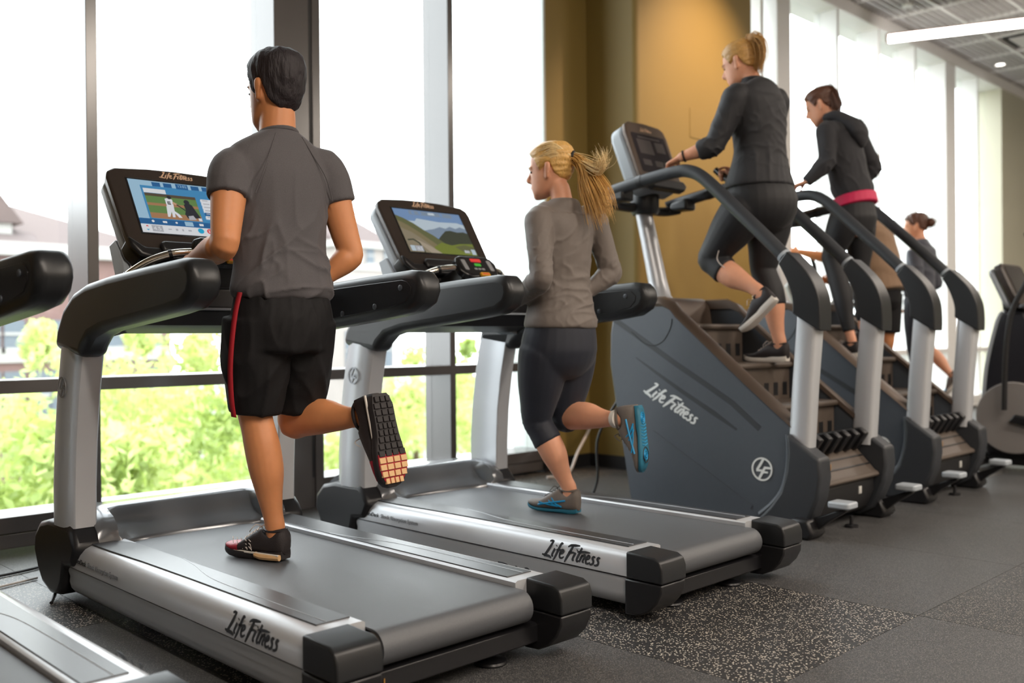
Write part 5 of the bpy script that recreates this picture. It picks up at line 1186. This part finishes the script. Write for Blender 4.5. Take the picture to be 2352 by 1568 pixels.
# ================================================================= woman in the hooded jacket
def make_hoodie_woman():
    xc = 6.14; base = V(6.10, 2.95, .852); root = empty('person', base); X = V(1,0,0); Yv = V(0,1,0)
    pel = onx(1962,498,xc); hipL = pel+V(-.085,.02,-.02); hipR = pel+V(.085,0,-.02)
    hL = V(6.05, onx(1972,750,6.05).y, .852); tL = hL+V(-.01,.26,.002); Dn = V(0,0,-1)
    hR = onx(2012,775,6.23); tR = hR+V(0,.22,-.12); snR = V(0,-.45,-.9)
    kneL = onx(1908,592,6.05); ankL = ankle_of(hL, tL, Dn); kneR = onx(1975,618,6.23); ankR = ankle_of(hR, tR, snR)
    inL = ankle_of(hL, tL, Dn, .06); inR = ankle_of(hR, tR, snR, .06)
    shL = onx(1898,300,5.99); shR = onx(1962,300,6.29)
    elL = onx(1900,372,5.93); wrL = onx(1852,418,5.84)
    elR = onx(2008,384,6.40); wrR = onx(1972,420,6.36)
    wa = onx(1952,420,xc); c1 = onx(1932,315,xc); neck = onx(1916,274,xc); hc = onx(1886,244,6.12)
    body = MB()
    limb(body, [(pel+V(0,0,-.08), .12,.11, X),(pel, .150,.125, X),(wa, .115,.095, X),(wa.lerp(c1,.55), .125,.10, X),(c1, .135,.095, X),(neck, .058,.055, X)], 22)
    limb(body, leg_st(hipL, kneL, ankL, X, .92, V(0,-1,0), inn=inL)); limb(body, leg_st(hipR, kneR, ankR, X, .92, V(0,-1,0), inn=inR))
    limb(body, arm_st(shL, elL, wrL, Yv, .86)); limb(body, arm_st(shR, elR, wrR, Yv, .86))
    limb(body, [(neck+V(0,-.01,-.04), .055,.055, X), (neck.lerp(hc,.45)+V(0,-.012,0), .045,.048, X), (hc+V(0,-.01,-.05), .045,.050, X), (hc, .045,.05, X)], 16)
    HM = head_matrix(hc, V(-.30,1,-.42)); head_shape(body, HM, 1.0, nose=1.3)
    hand(body, wrL, V(-.1,1,-.25), V(.1,-.2,-1), .9, 50, -1); hand(body, wrR, V(-.3,1,-.1), V(-1,0,-.3), .9, 55, 1)
    finish(fuse(body, .007, 5), 'body', 'skin_fair', root, base)
    line = [(.12,.074),(.085,.068),(.055,.050),(.040,.015),(.030,-.010),(.012,.000),(-.004,.012),(-.022,.012),(-.034,-.030),(-.055,-.055),(-.09,-.066),(-.13,-.070)]
    hair_cap(HM, 1.0, line, .009, 'hair_brown', 'hair', root, base, top=.006, rough=.005, seed=28, streak=(34,10,70))
    eyes(HM, 1.0, root, base)
    tie = HM @ V(0,-.085,.092)
    g = lambda pts, dx: [tie] + [onx(px, py, 6.13+dx) for px, py in pts]
    strands([g([(1908,212),(1918,228),(1922,250),(1918,262)],0), g([(1902,208),(1914,220),(1917,245),(1912,262)],.02), g([(1905,216),(1912,235),(1914,250),(1908,262)],-.03), g([(1912,206),(1924,226),(1928,248),(1922,264)],.01)], 320, (.009,.012), .003, 'hair_brown', 'ponytail', root, base, 22)
    jk = MB(); hem = onx(1962,458,xc)
    limb(jk, [(hem, .142,.118, X),(hem+V(0,0,.05), .148,.124, X),(wa, .150,.122, X),(wa.lerp(c1,.5), .156,.122, X),(c1, .158,.114, X),(c1+V(0,0,.05), .125,.09, X),(neck, .075,.072, X)], 26, caps=.1)
    for a_, e_, w_, sg in ((shL, elL, wrL, -1), (shR, elR, wrR, 1)):
        limb(jk, [(c1+V(sg*.06,0,.01), .075,.07, Yv)] + [(p, ra+.018, rb+.018, l) for p, ra, rb, l in arm_st(a_, e_, w_, Yv, .88)], 18, caps=.05)
    o = finish(fuse(jk, .007, 7), 'jacket', 'hoodie_grey', root, base, crease_fn([(tuple(wa),.25,(.3,.6,.7),13,5,.012,2),(tuple(elL),.15,(.5,.5,.5),18,4,.010,2),(tuple(elR),.15,(.5,.5,.5),18,4,.010,2),(tuple(hem),.15,(0,.2,1),26,3,.005,2)])); o['label'] = 'dark grey hooded jacket'
    hd = MB(); hp = c1+V(0,-.09,.03)
    limb(hd, [(neck+V(-.08,.02,.0), .035,.030, X), (neck+V(-.07,-.06,.0), .040,.035, X), (hp+V(0,-.02,.02), .060,.05, X), (neck+V(.07,-.06,.0), .040,.035, X), (neck+V(.08,.02,.0), .035,.030, X)], 16)
    limb(hd, [(neck+V(0,-.03,.005), .07,.05, X), (hp+V(0,-.02,.01), .10,.055, X), (hp+V(0,-.05,-.06), .075,.040, X), (hp+V(0,-.055,-.11), .03,.02, X)], 18)
    finish(fuse(hd, .007, 3), 'hood', 'hoodie_grey', root, base, wave_fn((.3,.5,1), 60, .006, 9.0))
    ph = MB(); limb(ph, [(hem+V(0,.0,.02), .152,.136, X),(hem+V(0,.0,-.05), .166,.150, X)], 24, caps=.1); ph.v = [(v[0], v[1], v[2]-.22*(v[1]-hem.y)) for v in ph.v]; finish(fuse(ph, .007, 3), 'shirt_hem', 'pink_hem', root, base)['label'] = 'bright pink shirt hem'
    tg = MB()
    limb(tg, [(hem+V(0,0,.03), .140,.115, X),(pel+V(0,0,.03), .154,.135, X),(pel+V(0,0,-.02), .160,.142, X),(pel+V(0,0,-.10), .135,.12, X)], 24, caps=.2)
    for h_, k_, a_ in ((hipL, kneL, ankL), (hipR, kneR, ankR)):
        limb(tg, [(c, ra*1.06+.006, rb*1.06+.006, l) for c, ra, rb, l in leg_st(h_+V(0,0,.01), k_, a_, X, .92, V(0,-1,0))[:12]], 20, caps=.05)
    o = finish(fuse(tg, .007, 4), 'trousers', 'tights_black', root, base); o['label'] = 'long black tights'
    shoe('shoe', hL, tL, V(0,0,-1), 1, ('shoe_black','sole_white'), root, base, width=.95)
    shoe('shoe', hR, tR, snR, 1, ('shoe_black','sole_white'), root, base, width=.95)
    tag(root, 'woman in dark hooded jacket with pink hem on the farther stair machine', 'person'); return root
make_hoodie_woman()
# ================================================================= people farther back
def make_tan():
    xc = 8.05; base = V(8.05, 3.68, .30); root = empty('person', base); X = V(1,0,0); Yv = V(0,1,0)
    pel = onx(2030,668,xc); c1 = onx(2004,528,xc); wa = pel.lerp(c1,.5); neck = onx(1985,488,xc); hc = neck+V(-.02,.10,.13)
    hipL = pel+V(-.09,0,-.02); hipR = pel+V(.09,0,-.02)
    kneL = pel+V(-.10,.20,-.42); ankL = V(7.87,3.74,.46); kneR = pel+V(.10,.02,-.44); ankR = V(8.24,3.86,.36)
    shL = c1+V(-.17,.0,.02); shR = c1+V(.17,.0,.02); elL = onx(1896,592,7.80); wrL = onx(1836,578,7.78); elR = c1+V(.24,.18,-.25); wrR = V(8.30,4.22,1.50)
    body = MB()
    limb(body, [(pel+V(0,0,-.08), .13,.11, X),(pel, .16,.13, X),(wa, .15,.12, X),(c1, .165,.12, X),(neck, .07,.06, X)], 20)
    for h, k, a in ((hipL,kneL,ankL),(hipR,kneR,ankR)): limb(body, leg_st(h, k, a, X, 1.0, V(0,-1,0)))
    limb(body, arm_st(shL, elL, wrL, Yv, 1.05)); limb(body, arm_st(shR, elR, wrR, Yv, 1.05))
    limb(body, [(neck, .06,.06, X), (hc+V(0,-.02,-.05), .055,.06, X)], 14)
    HM = head_matrix(hc, V(-.1,1,-.2)); head_shape(body, HM, 1.05)
    hand(body, wrL, V(0,1,.1), V(1,0,-.3), 1.0, 60, -1); hand(body, wrR, V(-.1,1,.1), V(-1,0,-.3), 1.0, 60, 1)
    finish(fuse(body, .010, 4), 'body', 'skin_tan', root, base)
    hair_cap(HM, 1.05, [(.12,.078),(.05,.055),(.022,-.02),(-.002,.006),(-.022,.012),(-.034,-.040),(-.13,-.085)], .010, 'hair_brown', 'hair', root, base, top=.008)
    sh = MB(); limb(sh, [(pel+V(0,0,.0), .215,.185, X),(wa, .20,.17, X),(c1, .20,.15, X),(c1+V(0,0,.06), .16,.10, X),(neck, .075,.07, X)], 24, caps=.1)
    for s_, e_ in ((shL, elL), (shR, elR)): limb(sh, [(c1, .09,.09, Yv),(s_, .085,.085, Yv),(s_.lerp(e_,.55), .08,.08, Yv)], 16, caps=.1)
    finish(fuse(sh, .010, 3), 'shirt', 'tan_cloth', root, base, wave_fn((.6,.2,.7), 30, .014, 4.0))['label'] = 'loose tan shirt'
    st = MB(); limb(st, [(pel+V(0,0,.03), .17,.14, X),(pel+V(0,0,-.1), .16,.13, X)], 20)
    for h, k in ((hipL,kneL),(hipR,kneR)): limb(st, [(h, .11,.12, X),(h.lerp(k,.8), .10,.11, X)], 16, caps=.05)
    finish(fuse(st, .010, 3), 'shorts', 'short_black', root, base)
    for a in (ankL, ankR): shoe('shoe', a+V(0,-.06,-.085), a+V(0,.21,-.075), V(0,0,-1), 1, ('shoe_black','sole_white'), root, base)
    tag(root, 'person in loose tan shirt leaning on a machine behind the hooded woman', 'person')
make_tan()
def make_bun():
    xc = 8.70; base = V(8.70, 3.62, .28); root = empty('person', base); X = V(1,0,0); Yv = V(0,1,0)
    pel = onx(2112,694,xc); c1 = onx(2116,582,xc); wa = pel.lerp(c1,.5); neck = onx(2114,553,xc); hc = onx(2104,521,xc)
    hipL = pel+V(-.08,0,-.02); hipR = pel+V(.08,0,-.02)
    kneL = onx(2098,800,8.60); ankL = V(8.60, 3.55, .42); kneR = onx(2130,800,8.80); ankR = onx(2186,862,8.80)
    shL = c1+V(-.15,0,.02); shR = c1+V(.15,0,.02); elL = c1+V(-.20,-.06,-.27); wrL = elL+V(.06,.24,-.05); elR = c1+V(.20,-.06,-.27); wrR = elR+V(-.06,.24,.0)
    body = MB()
    limb(body, [(pel+V(0,0,-.08), .12,.11, X),(pel, .15,.12, X),(wa, .115,.095, X),(c1, .135,.10, X),(neck, .055,.055, X)], 20)
    limb(body, leg_st(hipL, kneL, ankL, X, .9, V(0,-1,0))); limb(body, leg_st(hipR, kneR, ankR, X, .9, V(0,-1,0)))
    limb(body, arm_st(shL, elL, wrL, Yv, .9)); limb(body, arm_st(shR, elR, wrR, Yv, .9))
    limb(body, [(neck, .05,.05, X), (hc+V(0,-.02,-.05), .046,.05, X)], 14)
    HM = head_matrix(hc, V(-.35,1,-.1)); head_shape(body, HM, 1.0)
    hand(body, wrL, V(0,1,.1), V(1,0,-.3), .9, 60, -1); hand(body, wrR, V(-.1,1,.1), V(-1,0,-.3), .9, 60, 1)
    finish(fuse(body, .009, 4), 'body', 'skin_fair', root, base)
    hair_cap(HM, 1.0, [(.12,.074),(.055,.050),(.040,.015),(.012,.000),(-.022,.012),(-.034,-.030),(-.09,-.066),(-.13,-.070)], .010, 'hair_brown', 'hair', root, base, top=.006, rough=.010, seed=5)
    bn = MB(); bn.ball(HM @ V(0,-.125,.02), (.042,.042,.045), 14, 9); bo = bn.build('hair_bun', 'hair_brown', root, base)
    rnd = random.Random(2); fb_ = MB()
    for k in range(60):
        d = V(rnd.gauss(0,1), rnd.gauss(-.4,1), rnd.gauss(0,1)).normalized(); c = HM @ V(0,-.125,.02); fb_.tube([c+d*.035, c+d*.055+V(0,0,.004), c+d*.068], .0016, 3)
    fb_.build('hair_wisps', 'hair_brown', root, base, recalc=False)
    jk = MB(); limb(jk, [(pel+V(0,0,.05), .155,.13, X),(wa, .145,.12, X),(c1, .165,.118, X),(c1+V(0,0,.05), .13,.09, X),(neck+V(0,0,.01), .06,.06, X)], 22, caps=.1)
    for s_, e_, w_ in ((shL, elL, wrL), (shR, elR, wrR)): limb(jk, [(p, ra+.012, rb+.012, l) for p, ra, rb, l in arm_st(s_, e_, w_, Yv, .92)], 16, caps=.1)
    finish(fuse(jk, .009, 3), 'jacket', 'jacket_slate', root, base, wave_fn((.4,.1,1), 50, .008, 3.0))['label'] = 'slate grey zip jacket'
    tg = MB(); limb(tg, [(pel+V(0,0,.06), .145,.115, X),(pel, .16,.135, X),(pel+V(0,0,-.09), .13,.11, X)], 20)
    for h, k, a, e in ((hipL,kneL,ankL,9),(hipR,kneR,ankR,8)): limb(tg, [(c, ra*1.06+.005, rb*1.06+.005, l) for c, ra, rb, l in leg_st(h, k, a, X, .9, V(0,-1,0))[:e]], 18, caps=.05)
    finish(fuse(tg, .009, 4), 'tights', 'tights_navy', root, base)
    shoe('shoe', ankL+V(0,-.06,-.085), ankL+V(0,.20,-.075), V(0,0,-1), 1, ('shoe_taupe','sole_white'), root, base)
    shoe('shoe', ankR+V(0,-.10,-.01), ankR+V(0,.06,-.20), V(0,-.8,-.6), 1, ('shoe_taupe','sole_white','shoe_blue'), root, base)
    tag(root, 'woman with a messy hair bun in slate jacket, farthest back', 'person')
make_bun()
# ---------------------------------------------------------------- screen pictures
def glow(name, r, g, b, k=0.85):
    m = mat(name, rgb(r*.25, g*.25, b*.25), 0.18, var=0.04, vscale=60, emit=rgb(r,g,b), estr=k); return m
for nm, c in dict(s_blue=(66,132,178), s_pale=(150,184,206), s_white=(214,216,220), s_grass=(96,128,74), s_dirt=(158,118,86), s_dark=(44,46,52), s_navy=(40,92,142), s_grey=(168,170,176), s_cyan=(40,160,200), s_red=(214,62,66), s_skin=(190,150,120),
                  s_sky=(112,140,178), s_haze=(178,192,202), s_far=(122,138,156), s_hill=(122,112,84), s_hill2=(96,98,66), s_dk=(62,66,54), s_green=(112,122,54), s_path=(160,148,130), s_stone=(134,124,104), s_crowd=(84,72,58)).items(): glow(nm, *c)
def display(tm, polys, name='display'):
    con = [c for c in tm.children if c.name.startswith('console') and not c.name.startswith('console_')][0]
    U0, V0, W_, H_ = -.220, .170, .440, .270
    O = Vector((0,3.0,0)); first = None
    for k, (m, pts) in enumerate(polys):
        t = .0176+.00012*k
        pr = [(U0+u*W_, V0-v*H_) for u, v in pts]
        o = MB().prism(pr, .0170, t, 'z', CONM).build(name if k == 0 else 'picture_patch', m, con, O, smooth=False)
    return con
def R4(u0, v0, u1, v1): return [(u0,v0),(u1,v0),(u1,v1),(u0,v1)]
def CIR(u, v, r, n=12): return [(u+r*math.cos(2*math.pi*k/n)*.61, v+r*math.sin(2*math.pi*k/n)) for k in range(n)]
P1 = [('s_blue', R4(0,0,1,1)), ('s_pale', R4(0,0,.10,1)), ('s_pale', R4(0,0,1,.10)), ('s_navy', R4(.22,.02,.30,.10)), ('s_navy', R4(.33,.02,.41,.10)), ('s_navy', R4(.45,.01,.57,.11)), ('s_navy', R4(.60,.02,.68,.10)), ('s_navy', R4(.71,.02,.79,.10)),
      ('s_white', R4(.12,.155,.33,.235)), ('s_grass', R4(.12,.245,.61,.72)), ('s_crowd', R4(.12,.245,.61,.30)), ('s_dirt', R4(.12,.43,.61,.48)), ('s_dirt', R4(.12,.62,.61,.72)),
      ('s_white', [(.30,.33),(.335,.31),(.37,.34),(.365,.48),(.30,.47)]), ('s_white', [(.295,.47),(.365,.47),(.36,.56),(.35,.68),(.325,.68),(.33,.57),(.30,.68),(.278,.68)]), ('s_white', [(.36,.56),(.40,.62),(.415,.68),(.385,.68),(.35,.58)]), ('s_dark', CIR(.345,.30,.035)), ('s_dark', R4(.315,.38,.345,.44)), ('s_skin', [(.37,.38),(.41,.42),(.40,.44),(.36,.42)]), ('s_dark', [(.40,.42),(.475,.53),(.47,.54),(.395,.435)]),
      ('s_dark', [(.47,.42),(.51,.37),(.55,.42),(.575,.55),(.60,.66),(.47,.68),(.455,.60),(.475,.52)]), ('s_dark', CIR(.505,.365,.045)), ('s_grey', [(.48,.64),(.53,.62),(.55,.70),(.48,.71)]), ('s_white', R4(.575,.665,.605,.715)),
      ('s_navy', R4(0,.745,1,.845)), ('s_pale', R4(.42,.755,.50,.835)), ('s_white', CIR(.12,.79,.022)), ('s_white', R4(.21,.775,.25,.81)), ('s_white', CIR(.34,.79,.018)), ('s_white', R4(.56,.775,.60,.815)), ('s_white', CIR(.69,.79,.02)), ('s_white', R4(.80,.775,.84,.81)),
      ('s_white', R4(0,.855,1,1)), ('s_grey', R4(.09,.87,.19,.985)), ('s_red', [(.035,.90),(.05,.875),(.065,.90)]), ('s_cyan', [(.035,.95),(.05,.975),(.065,.95)]), ('s_cyan', CIR(.555,.915,.050)), ('s_red', CIR(.645,.915,.050)), ('s_white', R4(.632,.89,.640,.94)), ('s_white', R4(.650,.89,.658,.94)), ('s_grey', R4(.24,.92,.27,.935)), ('s_grey', R4(.31,.91,.33,.945)), ('s_grey', R4(.37,.91,.385,.945)), ('s_grey', R4(.43,.915,.46,.94))]
for k in range(6): P1.append(('s_white' if k != 4 else 's_navy', R4(.655,.285+.066*k,.985,.335+.066*k)))
for k in range(6): P1.append(('s_grey', R4(.665,.302+.066*k,.72+.01*(k%3),.318+.066*k)))
P2 = [('s_sky', R4(0,0,1,1)), ('s_haze', R4(0,.27,1,.62)), ('s_haze', [(.30,.20),(.62,.24),(.9,.22),(1,.26),(1,.30),(.25,.28)]), ('s_far', [(.40,.46),(.50,.42),(.60,.36),(.68,.39),(.76,.33),(.84,.37),(.92,.32),(1,.36),(1,.60),(.40,.60)]), ('s_far', [(.3,.5),(.44,.44),(.55,.47),(.66,.44),(.66,.62),(.3,.62)]),
      ('s_hill2', [(0,.16),(.10,.22),(.22,.33),(.33,.47),(.44,.58),(.52,.68),(.60,.75),(.4,1),(0,1)]), ('s_hill', [(0,.28),(.12,.38),(.24,.52),(.34,.66),(.44,.80),(.50,1),(0,1)]), ('s_stone', [(0,.45),(.14,.55),(.26,.70),(.36,.85),(.42,1),(0,1)]), ('s_dk', [(.50,.66),(.58,.55),(.66,.45),(.74,.43),(.84,.46),(.94,.44),(1,.47),(1,.80),(.72,.82),(.60,.78)]),
      ('s_green', [(.38,.86),(.52,.74),(.66,.79),(.80,.74),(1,.72),(1,1),(.40,1)]), ('s_hill2', [(.70,.82),(.86,.76),(1,.80),(1,.9),(.8,.92)]), ('s_path', [(.12,.72),(.20,.74),(.34,.86),(.46,1),(.30,1),(.22,.86)]), ('s_dk', [(.03,.72),(.12,.70),(.19,.78),(.22,1),(.20,1),(.17,.80),(.11,.73),(.03,.75)]),
      ('s_far', R4(.22,.02,.86,.115)), ('s_sky', R4(.26,.03,.30,.105)), ('s_sky', R4(.36,.03,.40,.105)), ('s_haze', R4(.50,.045,.60,.09)), ('s_sky', R4(.68,.03,.72,.105)), ('s_haze', R4(.03,.86,.09,.98)), ('s_grey', R4(.10,.86,.20,.98)), ('s_haze', R4(.93,.86,.99,.98)), ('s_grey', R4(.82,.89,.90,.95))]
c1_ = display(tm0, P1); c2_ = display(tm2, P2)
def scr_text(con, t, u, v, size, m):
    p = CONM @ Vector((-.220+u*.440, .170-v*.270, .0236)) - Vector((0,3.0,0))
    R3 = CONM.to_3x3().to_4x4(); text_mesh('screen_text', t, size, m, con, Matrix.Translation(p) @ R3, extrude=0.0001)
scr_text(c1_, '4.5', .10, .965, .026, 's_white'); scr_text(c1_, '12:02', .46, .09, .018, 's_pale'); scr_text(c1_, '20', .313, .435, .012, 's_white')
scr_text(c2_, '4.5', .11, .965, .026, 's_white'); scr_text(c2_, '12:00', .50, .09, .016, 's_white'); scr_text(c2_, '3.1', .81, .955, .022, 's_white')
# ---------------------------------------------------------------- cables
def cable(pts, r, m, label, kind='cable'):
    P = catmull(pts, 8); c = V(*P[0]); mb = MB(); mb.tube(P, r, 8); o = mb.build(kind, m, None, c, loc=c); tag(o, label, 'cable'); return o
cable([onz(1290,1094,.010)+V(-.1,.05,0), onz(1303,1090,.012), ony(1328,1036,4.72), ony(1352,988,4.84), ony(1364,955,4.915)], .010, 'cable_white', 'pale cable slanting down the olive wall behind the blonde runner')
cable([onz(118,1384,.006),onz(128,1368,.006)+V(0,0,.015),(1.42,4.10,.06),(1.46,4.16,.10)], .007, 'cable_black', 'short black power cord behind the near treadmill boot')
cable([(0.2,4.35,.008),(.55,4.55,.008),(.95,4.50,.010),(1.30,4.45,.008),(1.62,4.55,.008)], .006, 'cable_black', 'thin black cable lying by the sill left of the first treadmill')
cable([(0.1,4.20,.007),(.60,4.28,.007),(1.05,4.22,.007),(1.40,4.30,.007)], .005, 'cable_white', 'thin pale cable lying by the sill left of the first treadmill')
cable([(4.42,3.62,.62),(4.36,3.72,.40),(4.35,3.72,.15),(4.33,3.80,.012),(4.38,4.02,.010),(4.52,3.90,.010),(4.40,3.70,.010)], .008, 'cable_black', 'black cable looping on the floor at the front of the near stair machine')
# ---------------------------------------------------------------- outside
mat('brick_pale', rgb(110,86,82), 0.9, var=0.12, vscale=3); mat('roof_pale', rgb(86,74,72), 0.9, var=0.1, vscale=2); mat('stone_white', rgb(158,156,152), 0.8, var=0.04)
mat('pane_far', rgb(92,100,108), 0.7, var=0.1); mat('bark', rgb(92,76,60), 0.9, var=0.15); mat('pavement', rgb(140,142,138), 0.9, var=0.08, vscale=1); mat('road_grey', rgb(120,120,120), 0.9, var=0.1, vscale=1)
mat('render_cream', rgb(140,133,128), 0.9, var=0.05, vscale=1)
for i, c in enumerate(((164,178,116),(178,190,132),(148,166,102))):  # leaf tones paled: overexposure and window veil put into the colour
    m = mat('leaf_%d' % i, rgb(*c), 0.6, var=0.3, vscale=1.5)
    N = m.node_tree.nodes; L = m.node_tree.links; tr = N.new('ShaderNodeBsdfTranslucent'); tr.inputs[0].default_value = rgb(c[0]+40, c[1]+40, c[2]); mx = N.new('ShaderNodeMixShader'); mx.inputs[0].default_value = 0.35
    L.new(N['Principled BSDF'].outputs[0], mx.inputs[1]); L.new(tr.outputs[0], mx.inputs[2]); L.new(mx.outputs[0], N['Material Output'].inputs[0])
GZ = -4.2
tag(MB().box((-60,5.6,GZ-.2),(90,120,GZ)).build('ground', 'pavement', smooth=False), kind='structure')
tag(MB().box((-60,19,GZ),(90,26,GZ+.03)).build('road', 'road_grey', smooth=False), kind='structure')
YB = 32.0
def far_house(name, x0, x1, yb, zt, roof_h, wall_m, label, rows, cols, hip=True, dormer=None):
    root = empty(name, ((x0+x1)/2, yb+5, GZ)); off = root.location
    MB().box((x0,yb,GZ),(x1,yb+12,zt)).build('wall', wall_m, root, off, smooth=False)
    MB().box((x0-.3,yb-.35,zt-.25),(x1+.3,yb+12.3,zt+.15)).build('cornice', 'stone_white', root, off, smooth=False)
    rb = MB(); r = 3.2 if hip else 0.2
    rb.add([(x0-.2,yb-.2,zt+.15),(x1+.2,yb-.2,zt+.15),(x1+.2,yb+12.2,zt+.15),(x0-.2,yb+12.2,zt+.15),(x0+r,yb+6,zt+roof_h),(x1-r,yb+6,zt+roof_h)], [(0,1,5,4),(1,2,5),(2,3,4,5),(3,0,4),(3,2,1,0)]); rb.build('roof', 'roof_pale', root, off, smooth=False)
    for (z0, z1) in rows:
        MB().box((x0,yb-.12,z0-.45),(x1,yb,z0-.15)).build('stone_band', 'stone_white', root, off, smooth=False)
        for cx in cols:
            w = MB().box((cx-.30,yb-.06,z0),(cx+.30,yb+.02,z1)).build('window', 'pane_far', root, off, smooth=False)
            MB().box((cx-.30,yb-.10,(z0+z1)/2-.04),(cx+.30,yb-.04,(z0+z1)/2+.04)).build('window_bar', 'stone_white', w, V(0,0,0), smooth=False).location = -off
            MB().box((cx-.40,yb-.14,z0-.16),(cx+.40,yb,z0)).build('window_ledge', 'stone_white', w, V(0,0,0), smooth=False).location = -off
    if dormer:
        a, b, c, d = dormer
        MB().box((a,yb+1.0,c),(b,yb+4,d)).build('dormer', 'stone_white', root, off, smooth=False)
        MB().prism([(a-.3,d),(b+.3,d),((a+b)/2,d+.9)], yb+.8, yb+5, 'y').build('dormer_roof', 'roof_pale', root, off, smooth=False)
    tag(root, label, 'building'); return root
p_eave = ony(80,571,YB); xr = ony(392,700,YB).x
cols = [ony(px, 760, YB).x for px in (-80,-24,32,90,138,200,260,348)]
zr = [ony(90,y,YB).z for y in (798,735)]; zl = [ony(30,y,YB).z for y in (900,853)]
far_house('brick_house', -14, xr, YB, p_eave.z, ony(80,477,YB+6).z-p_eave.z, 'brick_pale', 'pale brick house with hipped roof and white bands beyond the left windows', [(zr[0], zr[1]), (zl[0]-.9, zl[1])], cols, True, (ony(-10,520,YB).x, ony(52,520,YB).x, ony(30,545,YB).z, ony(30,505,YB).z))
x0_ = ony(770,700,52).x; x1_ = ony(905,700,52).x
far_house('brick_house', x0_, x1_, 52, ony(820,560,52).z, 3.0, 'render_cream', 'cream building far behind, seen between the two runners', [(ony(850,605,52).z, ony(850,568,52).z), (ony(790,850,52).z, ony(790,760,52).z)], [ony(px,600,52).x for px in (800,850,890)], False)
def tree(px, py_top, Y, rad, h, mi, label, dens=1500, seed=0, name='tree', slim=1.0):
    rnd = random.Random(seed); top = ony(px, py_top, Y); base = V(top.x, Y, GZ); root = empty(name, base)
    tr = MB(); tr.tube([base, base.lerp(top,.5)+V(.05,0,0), top-V(0,0,h*.3)], [.10,.07,.03], 8); tr.build('trunk', 'bark', root, base)
    cl = [(V(rnd.gauss(0,.42)*rad*slim, rnd.gauss(0,.42)*rad, -h*rnd.random()**.8), rad*rnd.uniform(.30,.55)) for _ in range(16)]
    cl.append((V(0,0,-rad*.25*slim), rad*.28))
    vs, fs = [], []
    for k in range(dens):
        c, r_ = cl[rnd.randrange(len(cl))]; d = V(rnd.gauss(0,1), rnd.gauss(0,1), rnd.gauss(0,1)).normalized()*r_*rnd.random()**.4
        p = top + c + V(d.x*slim, d.y, d.z); a = V(rnd.gauss(0,1), rnd.gauss(0,1), rnd.gauss(0,1)).normalized(); b = a.cross(V(rnd.gauss(0,1), rnd.gauss(0,1), rnd.gauss(0,1))).normalized()
        s_ = rnd.uniform(.035,.075)*max(1.0, Y/13); i = len(vs); vs += [p-a*s_*1.4, p-b*s_*.6, p+a*s_*1.4, p+b*s_*.6]; fs.append((i,i+1,i+2,i+3))
    mb = MB(); mb.add(vs, fs); o = mb.build('foliage', 'leaf_%d' % mi, root, base, smooth=False, recalc=False); o['kind'] = 'stuff'
    tag(root, label, 'tree'); return root
TR = [(100,752,17,1.2,5.2,1,'slender pale green tree reaching above the transom left of the first treadmill',4200,.65), (318,742,17,1.3,5.4,1,'slender pale green tree behind the first treadmill arm, above the transom',4200,.75), (450,770,26,2.3,5.0,2,'rounded green tree against the sky left of the running man',3200,1.0),
      (20,880,12.5,1.7,4.6,1,'bushy tree filling the lower pane at the left edge',5200,1.0), (225,885,13.5,1.7,4.6,0,'bushy tree in the lower pane beside the near upright',5200,1.0), (400,880,14.5,1.9,4.8,1,'bushy tree in the lower pane below the left hand of the running man',5200,1.0), (520,895,12.5,1.5,4.2,2,'bushy tree in the lower pane right behind the black shorts',4200,1.0), (120,960,10.5,1.2,3.2,2,'low bush in the lower pane close outside the sill, left',4200,1.0),
      (330,985,10.2,1.3,3.0,1,'low bush in the lower pane close outside the sill, middle',4200,1.0), (950,800,17,1.4,5.2,1,'pale green tree seen under the second treadmill arm',4200,.8), (930,885,13.5,1.3,4.4,0,'bushy tree in the lower pane behind the second treadmill',4400,1.0), (1030,865,15,1.3,4.8,1,'bushy tree beside the right upright of the second treadmill',4200,1.0), (1075,780,19,1.0,5.6,2,'narrow tree seen between mullion and right upright',2600,.8),
      (770,985,12.5,1.1,3.6,1,'low bush seen just right of the wide column',3000,1.0)]
for k, (px, py, Y, rad, h, mi, lb, dn, sl) in enumerate(TR): tree(px, py, Y, rad, h, mi, lb, dn, seed=k+1, slim=sl)
# parked van on the road
vn = empty('van', (ony(735,850,22).x, 22, GZ)); vo = vn.location
MB().prism([(vo.x-2.2,GZ+.35),(vo.x-2.2,GZ+1.1),(vo.x-1.9,GZ+1.9),(vo.x+1.0,GZ+2.0),(vo.x+1.7,GZ+1.25),(vo.x+2.3,GZ+1.05),(vo.x+2.35,GZ+.35)], 21.1, 22.9, 'y').build('shell', 'stone_white', vn, vo, bevel=.12, bseg=3)
MB().prism([(vo.x-1.7,GZ+1.2),(vo.x-1.6,GZ+1.75),(vo.x+.85,GZ+1.82),(vo.x+1.4,GZ+1.25)], 21.06, 21.2, 'y').build('side_glass', 'pane_far', vn, vo)
for x in (-1.4,1.4): MB().lathe([(.001,-.1),(.34,-.1),(.34,.1),(.001,.1)], (vo.x+x,21.15,GZ+.34), 18, 'y').build('wheel', 'base_black', vn, vo)
tag(vn, 'pale van parked on the road outside, left of the second upright', 'van')
